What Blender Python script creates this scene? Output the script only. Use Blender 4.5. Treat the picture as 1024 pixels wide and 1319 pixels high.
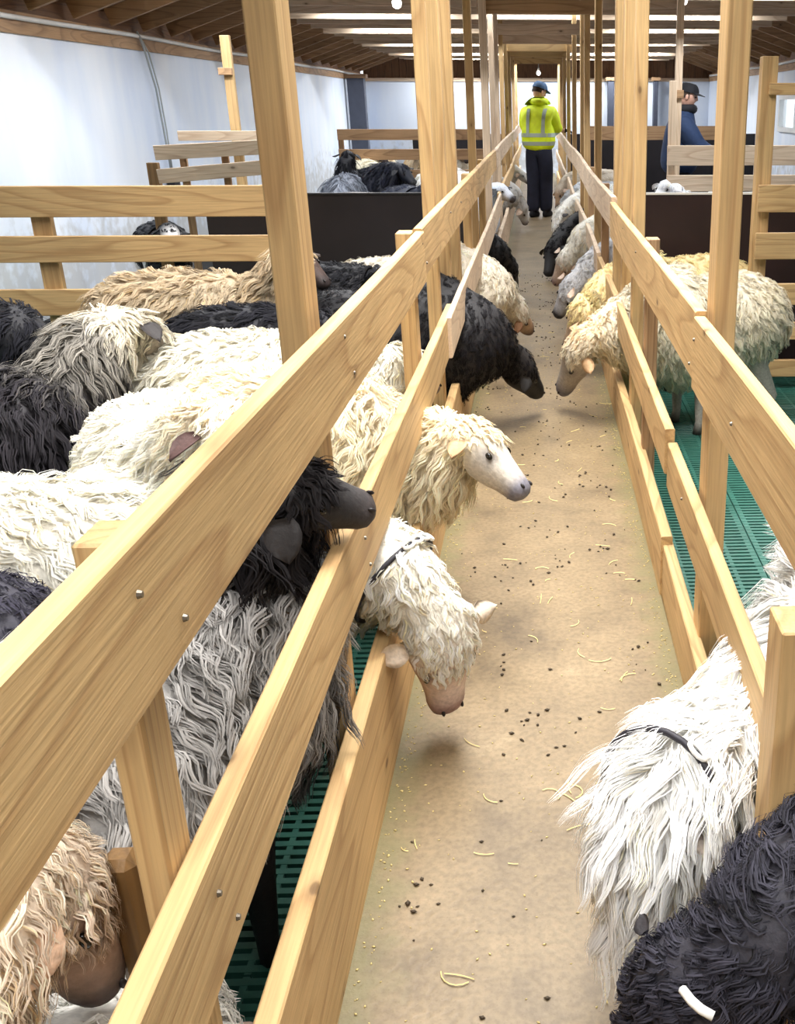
import bpy, bmesh, math, random
import numpy as np
from mathutils import Vector, Matrix
random.seed(7)
SC = bpy.context.scene
COL = SC.collection
for o in list(bpy.data.objects): bpy.data.objects.remove(o)

# ------------------------------------------------------------------ camera
W_, H_ = 1024, 1319
FPX, PPX, PPY, CAMZ = 1309., 755., 659.5, 1.45
PITCH, YAW = math.radians(21.818), math.radians(2.518)
cd = bpy.data.cameras.new('camera'); cam = bpy.data.objects.new('camera', cd); COL.objects.link(cam)
cam.location = (0, 0, CAMZ)
cam.rotation_euler = (math.pi/2 - PITCH, 0, -YAW)
cd.sensor_fit = 'VERTICAL'; cd.sensor_height = 36.0
cd.lens = FPX/H_*36.0
cd.shift_x = -(PPX - W_/2)/H_
cd.clip_start = 0.05; cd.clip_end = 200
SC.camera = cam

# ------------------------------------------------------------------ world, added lights, exposure
SC.view_settings.view_transform = 'Standard'; SC.view_settings.look = 'None'
SC.view_settings.gamma = 1; SC.view_settings.use_curve_mapping = False
SC.view_settings.exposure = 0.36
wd = bpy.data.worlds.new('world'); SC.world = wd; wd.use_nodes = True
wd.node_tree.nodes['Background'].inputs[0].default_value = (0.80, 0.90, 1.0, 1)
wd.node_tree.nodes['Background'].inputs[1].default_value = 2.2

def area(name, loc, size, energy, rot=(0, 0, 0), color=(1, 1, 1), spread=180):
    l = bpy.data.lights.new(name, 'AREA'); l.shape = 'RECTANGLE'
    l.size, l.size_y = size; l.energy = energy; l.color = color; l.spread = math.radians(spread)
    o = bpy.data.objects.new(name, l); o.location = loc; o.rotation_euler = rot
    COL.objects.link(o); return o
LC = (1.0, 0.985, 0.96)
CC = (0.92, 0.96, 1.0)
area('overhead_fill_near', (0.0, -0.4, 2.9), (3.0, 1.4), 70, (math.radians(6), 0, 0), LC, 120)  # unseen area light added above the viewpoint
area('overhead_fill_front', (0.0, 3.4, 3.15), (1.0, 3.8), 150, (0, 0, 0), LC, 120)  # added overhead light for rail tops and alley, no fixture in view
area('overhead_fill_left', (-2.3, 3.5, 2.5), (0.9, 5.4), 62, (0, 0, 0), LC, 125)  # area light added over the left pens, out of view
area('overhead_fill_right', (2.3, 3.5, 2.5), (0.9, 5.4), 34, (0, 0, 0), LC, 125)  # unseen weaker counterpart added over the right pens
area('left_wall_fill', (-2.6, 8.5, 2.48), (0.6, 2.6), 60, (0, math.radians(-15), 0), CC)  # extra light added to brighten the left wall, no lamp there
# unseen area lights added behind the tie beams to brighten the far barn
for (y, e) in ((7.75, 34), (10.15, 34), (12.55, 34), (14.95, 36), (18.15, 50), (21.35, 95), (23.75, 55)):
    for sx in (-1.7, 0.0, 1.7):
        area('tie_beam_fill', (sx, y, 2.46), (1.3, 0.05), e*(.35 if sx == 0 else 1.0), (0, 0, 0), CC)

# ------------------------------------------------------------------ helpers
def lin(r, g, b):
    f = lambda c: (c/255/12.92) if c/255 <= 0.04045 else ((c/255+0.055)/1.055)**2.4
    return (f(r), f(g), f(b))
def tag(o, label=None, cat=None, group=None, kind=None):
    if label: o['label'] = label
    if cat: o['category'] = cat
    if group: o['group'] = group
    if kind: o['kind'] = kind
    return o
def empty(name, loc=(0, 0, 0), rz=0):
    o = bpy.data.objects.new(name, None); o.location = loc; o.rotation_euler = (0, 0, rz)
    o.empty_display_size = 0.1; COL.objects.link(o); return o
def link(name, me, mat=None, parent=None, loc=None, local=False):
    """local=False: mesh verts are world coords (the parent's offset is removed)"""
    o = bpy.data.objects.new(name, me); COL.objects.link(o)
    if mat is not None and not me.materials: me.materials.append(mat)
    if parent is not None:
        o.parent = parent
        if not local:
            m = Matrix.LocRotScale(root_loc(parent), parent.rotation_euler.to_quaternion() if parent.rotation_euler else None, None)
            o.matrix_parent_inverse = m.inverted()
    if loc is not None: o.location = loc
    return o
def root_loc(p):
    return p.location.copy()
def pymesh(name, V, Fc, smooth=False, col=None):
    me = bpy.data.meshes.new(name)
    V = np.asarray(V, dtype=np.float32); Fc = np.asarray(Fc, dtype=np.int32)
    me.vertices.add(len(V)); me.vertices.foreach_set('co', V.ravel())
    k = Fc.shape[1]
    me.loops.add(Fc.size); me.loops.foreach_set('vertex_index', Fc.ravel())
    me.polygons.add(len(Fc)); me.polygons.foreach_set('loop_start', np.arange(0, Fc.size, k, dtype=np.int32))
    me.polygons.foreach_set('loop_total', np.full(len(Fc), k, dtype=np.int32))
    if col is not None:
        a = me.color_attributes.new('Col', 'FLOAT_COLOR', 'POINT')
        c4 = np.ones((len(V), 4), dtype=np.float32); c4[:, :3] = col
        a.data.foreach_set('color', c4.ravel())
    me.update(); me.validate()
    if smooth: me.shade_smooth()
    return me
def box_bm(bm, c, s, rot=None, bevel=0.0):
    r = bmesh.ops.create_cube(bm, size=1.0)
    M = Matrix.Translation(c) @ (rot.to_4x4() if rot is not None else Matrix.Identity(4)) @ Matrix.Diagonal((s[0], s[1], s[2], 1))
    bmesh.ops.transform(bm, matrix=M, verts=r['verts'])
    if bevel:
        es = list({e for v in r['verts'] for e in v.link_edges})
        bmesh.ops.bevel(bm, geom=es, offset=bevel, segments=1, affect='EDGES')
def bm_mesh(name, bm, smooth=False):
    me = bpy.data.meshes.new(name); bm.to_mesh(me); bm.free()
    if smooth: me.shade_smooth()
    return me
def board(name, x0, x1, y0, y1, z0, z1, mat, parent, bevel=0.0025, label=None, tilt=None, loc_c=None):
    bm = bmesh.new()
    box_bm(bm, ((x0+x1)/2, (y0+y1)/2, (z0+z1)/2), (x1-x0, y1-y0, z1-z0), None, bevel)
    if tilt:
        c = Vector(((x0+x1)/2, (y0+y1)/2, (z0+z1)/2)) if loc_c is None else Vector(loc_c)
        bmesh.ops.rotate(bm, cent=c, matrix=Matrix.Rotation(tilt[1], 3, tilt[0]), verts=bm.verts)
    o = link(name, bm_mesh(name, bm), mat, parent)
    if label: o['label'] = label
    return o
def rail(name, x0, x1, pts, mat, parent, thick_z, label=None):
    """board along Y with a slight warp: pts = [(y, ztop, dx)]"""
    V = []; Fc = []
    for (y, zt, dx) in pts:
        e = 0.003
        V += [(x0+dx, y, zt-thick_z+e), (x0+dx, y, zt-e), (x0+dx+e, y, zt), (x1+dx-e, y, zt), (x1+dx, y, zt-e), (x1+dx, y, zt-thick_z+e), (x1+dx-e, y, zt-thick_z), (x0+dx+e, y, zt-thick_z)]
    n = 8
    for i in range(len(pts)-1):
        for k in range(n):
            a = i*n+k; b = i*n+(k+1) % n
            Fc.append((a, b, b+n, a+n))
    me = bpy.data.meshes.new(name)
    faces = [tuple(f) for f in Fc] + [tuple(range(n-1, -1, -1)), tuple(range((len(pts)-1)*n, len(pts)*n))]
    me.from_pydata(V, [], faces)
    bm = bmesh.new(); bm.from_mesh(me); bmesh.ops.recalc_face_normals(bm, faces=bm.faces); bm.to_mesh(me); bm.free()
    o = link(name, me, mat, parent)
    if label: o['label'] = label
    return o
def tube(name, pts, rad, mat, parent=None, sides=8, smooth=True, radii=None):
    pts = [Vector(p) for p in pts]; V = []; Fc = []
    prev = None
    for i, p in enumerate(pts):
        t = (pts[min(i+1, len(pts)-1)] - pts[max(i-1, 0)]).normalized()
        if prev is None:
            u = t.orthogonal().normalized()
        else:
            u = (prev - t*prev.dot(t)).normalized()
        prev = u; v = t.cross(u)
        r = radii[i] if radii else rad
        for k in range(sides):
            a = 2*math.pi*k/sides
            V.append(p + (u*math.cos(a)+v*math.sin(a))*r)
    for i in range(len(pts)-1):
        for k in range(sides):
            a = i*sides+k; b = i*sides+(k+1) % sides
            Fc.append((a, b, b+sides, a+sides))
    Fc = [tuple(f) for f in Fc]+[tuple(range(sides-1, -1, -1)), tuple(range((len(pts)-1)*sides, len(pts)*sides))]
    me = bpy.data.meshes.new(name); me.from_pydata(V, [], Fc)
    if smooth: me.shade_smooth()
    return link(name, me, mat, parent)

# ------------------------------------------------------------------ materials
def newmat(name):
    m = bpy.data.materials.new(name); m.use_nodes = True
    nt = m.node_tree; b = nt.nodes['Principled BSDF']; return m, nt, b
def N(nt, t, **kw):
    n = nt.nodes.new(t)
    for k, v in kw.items():
        if k.startswith('i_'):
            key = k[2:]
            n.inputs[int(key) if key.isdigit() else key.replace('_', ' ')].default_value = v
        else: setattr(n, k, v)
    return n
def ramp(nt, fac, stops):
    r = nt.nodes.new('ShaderNodeValToRGB'); e = r.color_ramp.elements
    while len(e) < len(stops): e.new(0.5)
    for el, (p, c) in zip(e, stops):
        el.position = p; el.color = (*c, 1) if len(c) == 3 else c
    nt.links.new(fac, r.inputs[0]); return r
def plain(name, c, rough=0.7, metal=0.0, noise=0.0, scale=8.0, bump=0.0):
    m, nt, b = newmat(name)
    b.inputs['Roughness'].default_value = rough; b.inputs['Metallic'].default_value = metal
    g = N(nt, 'ShaderNodeNewGeometry'); n = N(nt, 'ShaderNodeTexNoise', i_Scale=scale, i_Detail=5.0)
    nt.links.new(g.outputs['Position'], n.inputs['Vector'])
    k = noise
    r = ramp(nt, n.outputs['Fac'], [(0.3, tuple(x*(1-k) for x in c)), (0.7, tuple(min(1, x*(1+k)) for x in c))])
    nt.links.new(r.outputs[0], b.inputs['Base Color'])
    if bump:
        bp = N(nt, 'ShaderNodeBump', i_Strength=bump, i_Distance=0.01)
        nt.links.new(n.outputs['Fac'], bp.inputs['Height']); nt.links.new(bp.outputs[0], b.inputs['Normal'])
    return m
def wood(name, axis, light, dark, knots=True, rough=0.62, ring=13.0, stretch=0.12):
    m, nt, b = newmat(name); L = nt.links.new
    g = N(nt, 'ShaderNodeNewGeometry'); oi = N(nt, 'ShaderNodeObjectInfo')
    sc = [1, 1, 1]; sc[axis] = stretch if axis != 2 else 0.055
    if axis == 2: ring = 18.0
    ad = N(nt, 'ShaderNodeVectorMath', operation='MULTIPLY_ADD')
    L(oi.outputs['Random'], ad.inputs[0]); ad.inputs[1].default_value = (17, 31, 23); L(g.outputs['Position'], ad.inputs[2])
    mp = N(nt, 'ShaderNodeMapping'); mp.inputs['Scale'].default_value = sc
    L(ad.outputs[0], mp.inputs[0])
    n1 = N(nt, 'ShaderNodeTexNoise', i_Scale=5.0, i_Detail=1.2, i_Roughness=0.4); L(mp.outputs[0], n1.inputs['Vector'])
    mu = N(nt, 'ShaderNodeMath', operation='MULTIPLY'); mu.inputs[1].default_value = ring; L(n1.outputs['Fac'], mu.inputs[0])
    fr = N(nt, 'ShaderNodeMath', operation='FRACT'); L(mu.outputs[0], fr.inputs[0])
    mp2 = N(nt, 'ShaderNodeMapping'); sc2 = [1, 1, 1]; sc2[axis] = 0.03; mp2.inputs['Scale'].default_value = sc2; L(ad.outputs[0], mp2.inputs[0])
    n2 = N(nt, 'ShaderNodeTexNoise', i_Scale=160.0, i_Detail=3.0); L(mp2.outputs[0], n2.inputs['Vector'])
    c1 = ramp(nt, fr.outputs[0], [(0.0, light), (0.60, tuple(l*.90+d*.10 for l, d in zip(light, dark))), (0.90, tuple(l*.45+d*.55 for l, d in zip(light, dark))), (1.0, light)])
    c2 = ramp(nt, n2.outputs['Fac'], [(0.25, (0.74, 0.72, 0.70)), (0.65, (1.06, 1.05, 1.04))])
    mx = N(nt, 'ShaderNodeMixRGB', blend_type='MULTIPLY'); mx.inputs[0].default_value = 0.75
    L(c1.outputs[0], mx.inputs[1]); L(c2.outputs[0], mx.inputs[2])
    n3 = N(nt, 'ShaderNodeTexNoise', i_Scale=2.3, i_Detail=3.0); L(ad.outputs[0], n3.inputs['Vector'])
    c3 = ramp(nt, n3.outputs['Fac'], [(0.3, (0.85, 0.83, 0.80)), (0.7, (1.08, 1.06, 1.03))])
    mx2 = N(nt, 'ShaderNodeMixRGB', blend_type='MULTIPLY'); mx2.inputs[0].default_value = 1.0
    L(mx.outputs[0], mx2.inputs[1]); L(c3.outputs[0], mx2.inputs[2])
    out = mx2.outputs[0]
    if knots:
        mp3 = N(nt, 'ShaderNodeMapping'); sc3 = [1, 1, 1]; sc3[axis] = 0.5; mp3.inputs['Scale'].default_value = sc3; L(ad.outputs[0], mp3.inputs[0])
        vo = N(nt, 'ShaderNodeTexVoronoi', i_Scale=7.5); L(mp3.outputs[0], vo.inputs['Vector'])
        kr = ramp(nt, vo.outputs['Distance'], [(0.0, (1, 1, 1)), (0.05, (0.85, 0.85, 0.85)), (0.075, (0.3, 0.3, 0.3)), (0.17, (0, 0, 0))])
        mx3 = N(nt, 'ShaderNodeMixRGB'); L(kr.outputs[0], mx3.inputs[0]); L(out, mx3.inputs[1])
        mx3.inputs[2].default_value = (*[d*.42 for d in dark], 1); out = mx3.outputs[0]
    L(out, b.inputs['Base Color']); b.inputs['Roughness'].default_value = rough
    bp = N(nt, 'ShaderNodeBump', i_Strength=0.25, i_Distance=0.004); L(n2.outputs['Fac'], bp.inputs['Height']); L(bp.outputs[0], b.inputs['Normal'])
    return m
PL, PD = lin(208, 176, 126), lin(158, 118, 74)
M = {}
for ax, nm in enumerate('xyz'):
    M['pine_'+nm] = wood('pine_'+nm, ax, PL, PD)
    M['pink_'+nm] = wood('pale_pine_'+nm, ax, lin(214, 194, 170), lin(172, 142, 116))
    M['aged_'+nm] = wood('aged_pine_'+nm, ax, lin(176, 142, 106), lin(112, 80, 52))
    M['dark_'+nm] = wood('dark_roof_wood_'+nm, ax, lin(128, 92, 62), lin(70, 46, 30), knots=False)
M['worn'] = wood('worn_wood', 2, lin(140, 108, 66), lin(84, 60, 36), knots=False, rough=0.5)
M['steel'] = plain('nail_steel', lin(120, 112, 100), 0.4, 0.8)
M['green'] = plain('green_plastic', lin(48, 98, 86), 0.42, 0, 0.16, 14)
M['pit'] = plain('dark_pit', lin(14, 16, 16), 0.9)
M['black_board'] = plain('black_board', lin(30, 26, 30), 0.45, 0, 0.3, 3)
M['brown_board'] = plain('dark_brown_board', lin(44, 28, 30), 0.45, 0, 0.3, 3)
M['column'] = plain('dark_grey_paint', lin(70, 74, 88), 0.6, 0, 0.1)
M['whitepipe'] = plain('white_pipe', lin(226, 226, 224), 0.5, 0, 0.05)
M['cable'] = plain('grey_cable', lin(170, 176, 178), 0.6)
M['blackplastic'] = plain('black_plastic', lin(22, 22, 26), 0.5)
M['hay'] = plain('dry_hay', lin(206, 186, 126), 0.8, 0, 0.15, 40)
M['dung'] = plain('sheep_droppings', lin(62, 50, 34), 0.7, 0, 0.3, 60)
M['eye'] = plain('dark_eye', (0.006, 0.005, 0.004), 0.08)
M['nostril'] = plain('nostril_dark', (0.012, 0.008, 0.008), 0.5)
M['tagwhite'] = plain('white_plastic', lin(240, 240, 236), 0.35)
M['strap'] = plain('dark_strap', lin(38, 36, 44), 0.6, 0, 0.2, 80)
M['hoof'] = plain('hoof', lin(40, 34, 30), 0.5)

def wall_mat():
    m, nt, b = newmat('white_wall_panel'); L = nt.links.new
    g = N(nt, 'ShaderNodeNewGeometry')
    mp = N(nt, 'ShaderNodeMapping'); mp.inputs['Scale'].default_value = (1, 1, 0.25); L(g.outputs['Position'], mp.inputs[0])
    n = N(nt, 'ShaderNodeTexNoise', i_Scale=1.7, i_Detail=5.0); L(mp.outputs[0], n.inputs['Vector'])
    r = ramp(nt, n.outputs['Fac'], [(0.3, lin(214, 226, 246)), (0.5, lin(230, 238, 250)), (0.7, lin(240, 245, 253))])
    s = N(nt, 'ShaderNodeSeparateXYZ'); L(g.outputs['Position'], s.inputs[0])
    n2 = N(nt, 'ShaderNodeTexNoise', i_Scale=9.0, i_Detail=6.0); L(g.outputs['Position'], n2.inputs['Vector'])
    mr = N(nt, 'ShaderNodeMapRange'); L(s.outputs['Z'], mr.inputs[0])
    for k, v in zip((1, 2, 3, 4), (0.2, 1.15, 0.42, -0.25)): mr.inputs[k].default_value = v
    a = N(nt, 'ShaderNodeMath', operation='ADD'); L(mr.outputs[0], a.inputs[0]); L(n2.outputs['Fac'], a.inputs[1])
    r2 = ramp(nt, a.outputs[0], [(0.62, (0, 0, 0)), (0.9, (0.55, 0.55, 0.55))])
    mx = N(nt, 'ShaderNodeMixRGB'); L(r2.outputs[0], mx.inputs[0]); L(r.outputs[0], mx.inputs[1]); mx.inputs[2].default_value = (*lin(172, 168, 158), 1)
    L(mx.outputs[0], b.inputs['Base Color']); b.inputs['Roughness'].default_value = 0.55
    return m
M['wall'] = wall_mat()
def floor_mat():
    m, nt, b = newmat('feed_alley_floor'); L = nt.links.new
    g = N(nt, 'ShaderNodeNewGeometry')
    n = N(nt, 'ShaderNodeTexNoise', i_Scale=3.2, i_Detail=8.0, i_Roughness=0.65); L(g.outputs['Position'], n.inputs['Vector'])
    r = ramp(nt, n.outputs['Fac'], [(0.28, lin(88, 74, 54)), (0.45, lin(118, 101, 75)), (0.6, lin(130, 112, 84)), (0.75, lin(150, 132, 102))])
    n2 = N(nt, 'ShaderNodeTexNoise', i_Scale=70.0, i_Detail=4.0); L(g.outputs['Position'], n2.inputs['Vector'])
    r2 = ramp(nt, n2.outputs['Fac'], [(0.35, (0.78, 0.77, 0.74)), (0.6, (1.04, 1.04, 1.04))])
    mx = N(nt, 'ShaderNodeMixRGB', blend_type='MULTIPLY'); mx.inputs[0].default_value = 1; L(r.outputs[0], mx.inputs[1]); L(r2.outputs[0], mx.inputs[2])
    # damp olive band of feed dust along both kick boards
    s = N(nt, 'ShaderNodeSeparateXYZ'); L(g.outputs['Position'], s.inputs[0])
    ab = N(nt, 'ShaderNodeMath', operation='ABSOLUTE'); L(s.outputs['X'], ab.inputs[0])
    n3 = N(nt, 'ShaderNodeTexNoise', i_Scale=14.0, i_Detail=6.0); L(g.outputs['Position'], n3.inputs['Vector'])
    a = N(nt, 'ShaderNodeMath', operation='MULTIPLY_ADD'); L(n3.outputs['Fac'], a.inputs[0]); a.inputs[1].default_value = 0.22; L(ab.outputs[0], a.inputs[2])
    r3 = ramp(nt, a.outputs[0], [(0.38, (0, 0, 0)), (0.47, (0.7, 0.7, 0.7))])
    mx2 = N(nt, 'ShaderNodeMixRGB'); L(r3.outputs[0], mx2.inputs[0]); L(mx.outputs[0], mx2.inputs[1]); mx2.inputs[2].default_value = (*lin(108, 103, 68), 1)
    # speckles of feed
    vo = N(nt, 'ShaderNodeTexVoronoi', i_Scale=130.0); L(g.outputs['Position'], vo.inputs['Vector'])
    r4 = ramp(nt, vo.outputs['Distance'], [(0.1, (0.75, 0.72, 0.66)), (0.3, (1, 1, 1))])
    mx3 = N(nt, 'ShaderNodeMixRGB', blend_type='MULTIPLY'); mx3.inputs[0].default_value = 0.6; L(mx2.outputs[0], mx3.inputs[1]); L(r4.outputs[0], mx3.inputs[2])
    L(mx3.outputs[0], b.inputs['Base Color']); b.inputs['Roughness'].default_value = 0.5
    bp = N(nt, 'ShaderNodeBump', i_Strength=0.3, i_Distance=0.004); L(n2.outputs['Fac'], bp.inputs['Height']); L(bp.outputs[0], b.inputs['Normal'])
    return m
M['floor'] = floor_mat()
def wool_mat():
    m, nt, b = newmat('wool'); L = nt.links.new
    at = N(nt, 'ShaderNodeAttribute', attribute_name='Col')
    L(at.outputs['Color'], b.inputs['Base Color']); b.inputs['Roughness'].default_value = 0.72
    b.inputs['Specular IOR Level'].default_value = 0.25
    tr = N(nt, 'ShaderNodeBsdfTranslucent'); L(at.outputs['Color'], tr.inputs['Color'])
    ms = N(nt, 'ShaderNodeMixShader'); ms.inputs[0].default_value = 0.28
    L(b.outputs[0], ms.inputs[1]); L(tr.outputs[0], ms.inputs[2]); L(ms.outputs[0], nt.nodes['Material Output'].inputs[0])
    return m
M['wool'] = wool_mat()
def skin_mat():
    m, nt, b = newmat('short_face_fur'); L = nt.links.new
    at = N(nt, 'ShaderNodeAttribute', attribute_name='Col')
    g = N(nt, 'ShaderNodeTexCoord'); n = N(nt, 'ShaderNodeTexNoise', i_Scale=90.0, i_Detail=4.0); L(g.outputs['Object'], n.inputs['Vector'])
    r = ramp(nt, n.outputs['Fac'], [(0.3, (0.72, 0.72, 0.72)), (0.7, (1.1, 1.1, 1.1))])
    mx = N(nt, 'ShaderNodeMixRGB', blend_type='MULTIPLY'); mx.inputs[0].default_value = 0.9
    L(at.outputs['Color'], mx.inputs[1]); L(r.outputs[0], mx.inputs[2]); L(mx.outputs[0], b.inputs['Base Color'])
    b.inputs['Roughness'].default_value = 0.65
    bp = N(nt, 'ShaderNodeBump', i_Strength=0.5, i_Distance=0.003); L(n.outputs['Fac'], bp.inputs['Height']); L(bp.outputs[0], b.inputs['Normal'])
    return m
M['skin'] = skin_mat()

# ------------------------------------------------------------------ setting
XW, YB, YF = 3.85, 24.6, -2.2      # side walls, back wall, wall behind the camera
def struct(name, bm, m, label):
    o = link(name, bm_mesh(name, bm), m); tag(o, label, kind='structure'); o['category'] = 'building'; return o
def sbox(name, x0, x1, y0, y1, z0, z1, m, label):
    bm = bmesh.new(); box_bm(bm, ((x0+x1)/2, (y0+y1)/2, (z0+z1)/2), (x1-x0, y1-y0, z1-z0)); return struct(name, bm, m, label)
sbox('floor_feed_alley', -0.366, 0.366, YF, YB, -0.14, 0.0, M['floor'], 'tan concrete feed alley between the two wooden rail fences, strewn with crumbs')['category'] = 'floor'
sbox('floor_pit_base', -XW, XW, YF, YB, -0.60, -0.50, M['pit'], 'dark pit bottom under the green slatted pen floors')['category'] = 'floor'
sbox('floor_left_far', -XW, -0.366, 8.0, YB, -0.50, -0.1, M['pit'], 'dark trodden floor of the far pens on the left')['category'] = 'floor'
sbox('floor_right_far', 0.366, XW, 8.0, YB, -0.50, -0.1, M['pit'], 'dark trodden floor of the far pens on the right')['category'] = 'floor'
ZW = 1.94
wl = sbox('wall_left', -XW-0.1, -XW, YF, YB, -0.6, ZW, M['wall'], 'long white-blue panelled wall on the left'); wl['category'] = 'wall'
wb = sbox('wall_back', -XW-0.1, XW+0.1, YB, YB+0.1, -0.6, ZW, M['wall'], 'white wall at the far end of the barn'); wb['category'] = 'wall'
wf = sbox('wall_front', -XW-0.1, XW+0.1, YF-0.1, YF, -0.6, 3.6, M['aged_z'], 'wooden end wall behind the viewpoint'); wf['category'] = 'wall'
# right wall with the window opening
WY0, WY1, WZ0, WZ1 = 15.0, 17.2, 1.06, 1.60
bm = bmesh.new()
for (y0, y1, z0, z1) in ((YF, WY0, -0.6, ZW), (WY1, YB, -0.6, ZW), (WY0, WY1, -0.6, WZ0), (WY0, WY1, WZ1, ZW)):
    box_bm(bm, (XW+0.05, (y0+y1)/2, (z0+z1)/2), (0.1, y1-y0, z1-z0))
wr = struct('wall_right', bm, M['wall'], 'long white wall on the right with a small bright window'); wr['category'] = 'wall'
wn = empty('window_1', (XW, (WY0+WY1)/2, WZ0)); tag(wn, 'small bright white-framed window in the right wall', 'window', kind='structure')
bm = bmesh.new(); t = 0.07
for (y0, y1, z0, z1) in ((WY0, WY1, WZ0, WZ0+t), (WY0, WY1, WZ1-t, WZ1), (WY0, WY0+t, WZ0+t, WZ1-t), (WY1-t, WY1, WZ0+t, WZ1-t), ((WY0+WY1)/2-.035, (WY0+WY1)/2+.035, WZ0+t, WZ1-t)):
    box_bm(bm, (XW+0.02, (y0+y1)/2, (z0+z1)/2), (0.12, y1-y0, z1-z0))
link('window_frame', bm_mesh('window_frame', bm), M['whitepipe'], wn)
mg, nt, b = newmat('window_glass'); b.inputs['Transmission Weight'].default_value = 1; b.inputs['Roughness'].default_value = 0.05; b.inputs['IOR'].default_value = 1.1
for k in range(2):
    bm = bmesh.new(); ya = WY0+t+k*((WY1-WY0)/2-t*.5); box_bm(bm, (XW+0.03, ya+(WY1-WY0)/4-t*.75, (WZ0+WZ1)/2), (0.01, (WY1-WY0)/2-t*1.5, WZ1-WZ0-2*t))
    link('pane', bm_mesh('pane', bm), mg, wn)
# wall plates, pipes
for sx, nm, side in ((-1, 'trim_1', 'left'), (1, 'trim_2', 'right')):
    xa, xb = sorted((sx*XW, sx*(XW+0.1)))
    o = sbox(nm, xa-(0.02 if sx > 0 else 0), xb+(0.02 if sx < 0 else 0), YF, YB, ZW, ZW+0.15, M['aged_y'], 'wooden wall plate along the top of the %s wall' % side); o['category'] = 'beam'
    p = tube('pipe', [(sx*(XW-0.04), y, ZW+0.115+0.008*math.sin(y*1.3)) for y in np.arange(YF+.1, YB, 0.8)], 0.019, M['whitepipe'])
    tag(p, 'thin white pipe running along the top of the %s wall' % side, 'pipe')
o = sbox('trim_3', -XW, XW, YB-0.03, YB+0.1, ZW, ZW+0.07, M['pink_x'], 'pale horizontal trim board on top of the far white wall'); o['category'] = 'beam'
# gable of vertical planks
ge = empty('wall_gable', (0, YB, ZW+0.07)); board('gable_light_block', -XW, XW, YB+.07, YB+.09, ZW+.07, 3.7, M['dark_x'], ge, 0); tag(ge, 'brown vertical plank gable above the far white wall', 'wall', kind='structure')  # sheet added behind the planks to stop sky light in their gaps
EZ = ZW+0.15; PITCHR = math.tan(math.radians(19))
w = 0.16
k = -XW
while k < XW-0.01:
    h = EZ+.22+(XW-abs(k+w/2))*PITCHR
    board('plank', k+.004, k+w-.004, YB+0.0+random.uniform(0, .012), YB+0.06, ZW+0.07, h, M['dark_z'], ge, 0)
    k += w
# roof
ce = empty('ceiling', (0, 11, EZ)); tag(ce, 'dark brown timber roof with rafters and pale tie beams', 'roof', kind='structure')
RZ = EZ+XW*PITCHR
for sx in (-1, 1):
    nb = 16; L_ = XW/math.cos(math.radians(19))/nb
    for i in range(nb):
        x0, x1 = sx*(XW+0.12-(XW+.12)*i/nb), sx*(XW+0.12-(XW+.12)*(i+1)/nb+.006)
        z0, z1 = EZ+.16+(XW-abs(x0))*PITCHR, EZ+.16+(XW-abs(x1))*PITCHR
        V = [(x0, YF, z0), (x1, YF, z1), (x1, YB+.1, z1), (x0, YB+.1, z0)]
        V += [(a, b_, c+.03) for a, b_, c in V]
        me = bpy.data.meshes.new('roof_plank'); me.from_pydata(V, [], [(0, 1, 2, 3), (7, 6, 5, 4), (0, 4, 5, 1), (1, 5, 6, 2), (2, 6, 7, 3), (3, 7, 4, 0)])
        link('roof_plank', me, M['dark_y'], ce)
for sx in (-1, 1):
    board('eave_light_block', sx*(XW+.07)-.02, sx*(XW+.07)+.02, YF, YB, EZ-.01, EZ+.34, M['dark_y'], ce, 0)  # added board blocking the sky leak between wall plate and roof
ys = np.arange(YF+0.5, YB, 0.8)
raf_me = {}
for sx in (-1, 1):
    bm = bmesh.new(); ang = math.radians(19)*(1 if sx < 0 else -1)
    box_bm(bm, (sx*XW/2, 0, EZ+XW/2*PITCHR+0.085), (XW/math.cos(ang)-.02, 0.05, 0.14), Matrix.Rotation(-ang, 3, 'Y'))
    me = bm_mesh('rafter', bm); me.materials.append(M['aged_x']); raf_me[sx] = me
bm = bmesh.new(); box_bm(bm, (0, 0, 0), (5.7, 0.05, 0.15)); tie_me = bm_mesh('tie_beam', bm); tie_me.materials.append(M['pink_x'])
for i, y in enumerate(ys):
    for sx in (-1, 1):
        o = link('rafter', raf_me[sx], None, ce); o.location = (0, y, 0)
    if y > 6.5:
        o = link('tie_beam', tie_me, None, ce); o.location = (0, y+0.05, 2.42+random.uniform(-.012, .012))
        o.rotation_euler = (0, random.uniform(-.004, .004), 0)

# green slatted floors: moulded panels
bm = bmesh.new(); PW, PLN = 0.40, 0.60
for k in range(20):
    box_bm(bm, (0, -PLN/2+0.015+k*0.03, -0.008), (PW-0.004, 0.017, 0.016))
for k in range(5):
    box_bm(bm, (-PW/2+0.012+k*(PW-0.024)/4, 0, -0.011), (0.022 if k in (0, 4) else 0.014, PLN-0.003, 0.020))
pan = bm_mesh('slatted_panel', bm); pan.materials.append(M['green'])
for sx, side in ((-1, 'left'), (1, 'right')):
    fe = empty('floor_%s_slats' % side, (sx*1.5, 3.5, -0.1)); tag(fe, 'green plastic slatted floor of the %s pens' % side, 'floor', kind='structure')
    for i in range(8):
        for j in range(15):
            o = link('slatted_panel', pan, None, fe, local=True)
            o.location = (sx*(0.385+PW/2+i*(PW+.003)) - fe.location.x, -0.9+j*(PLN+.002)+PLN/2 - 3.5, 0)
    for j in range(5):
        board('support_beam', sx*0.40 if sx > 0 else -XW, XW if sx > 0 else -0.40, -0.5+j*2, -0.44+j*2, -0.24, -0.125, M['blackplastic'], fe, 0)

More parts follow.
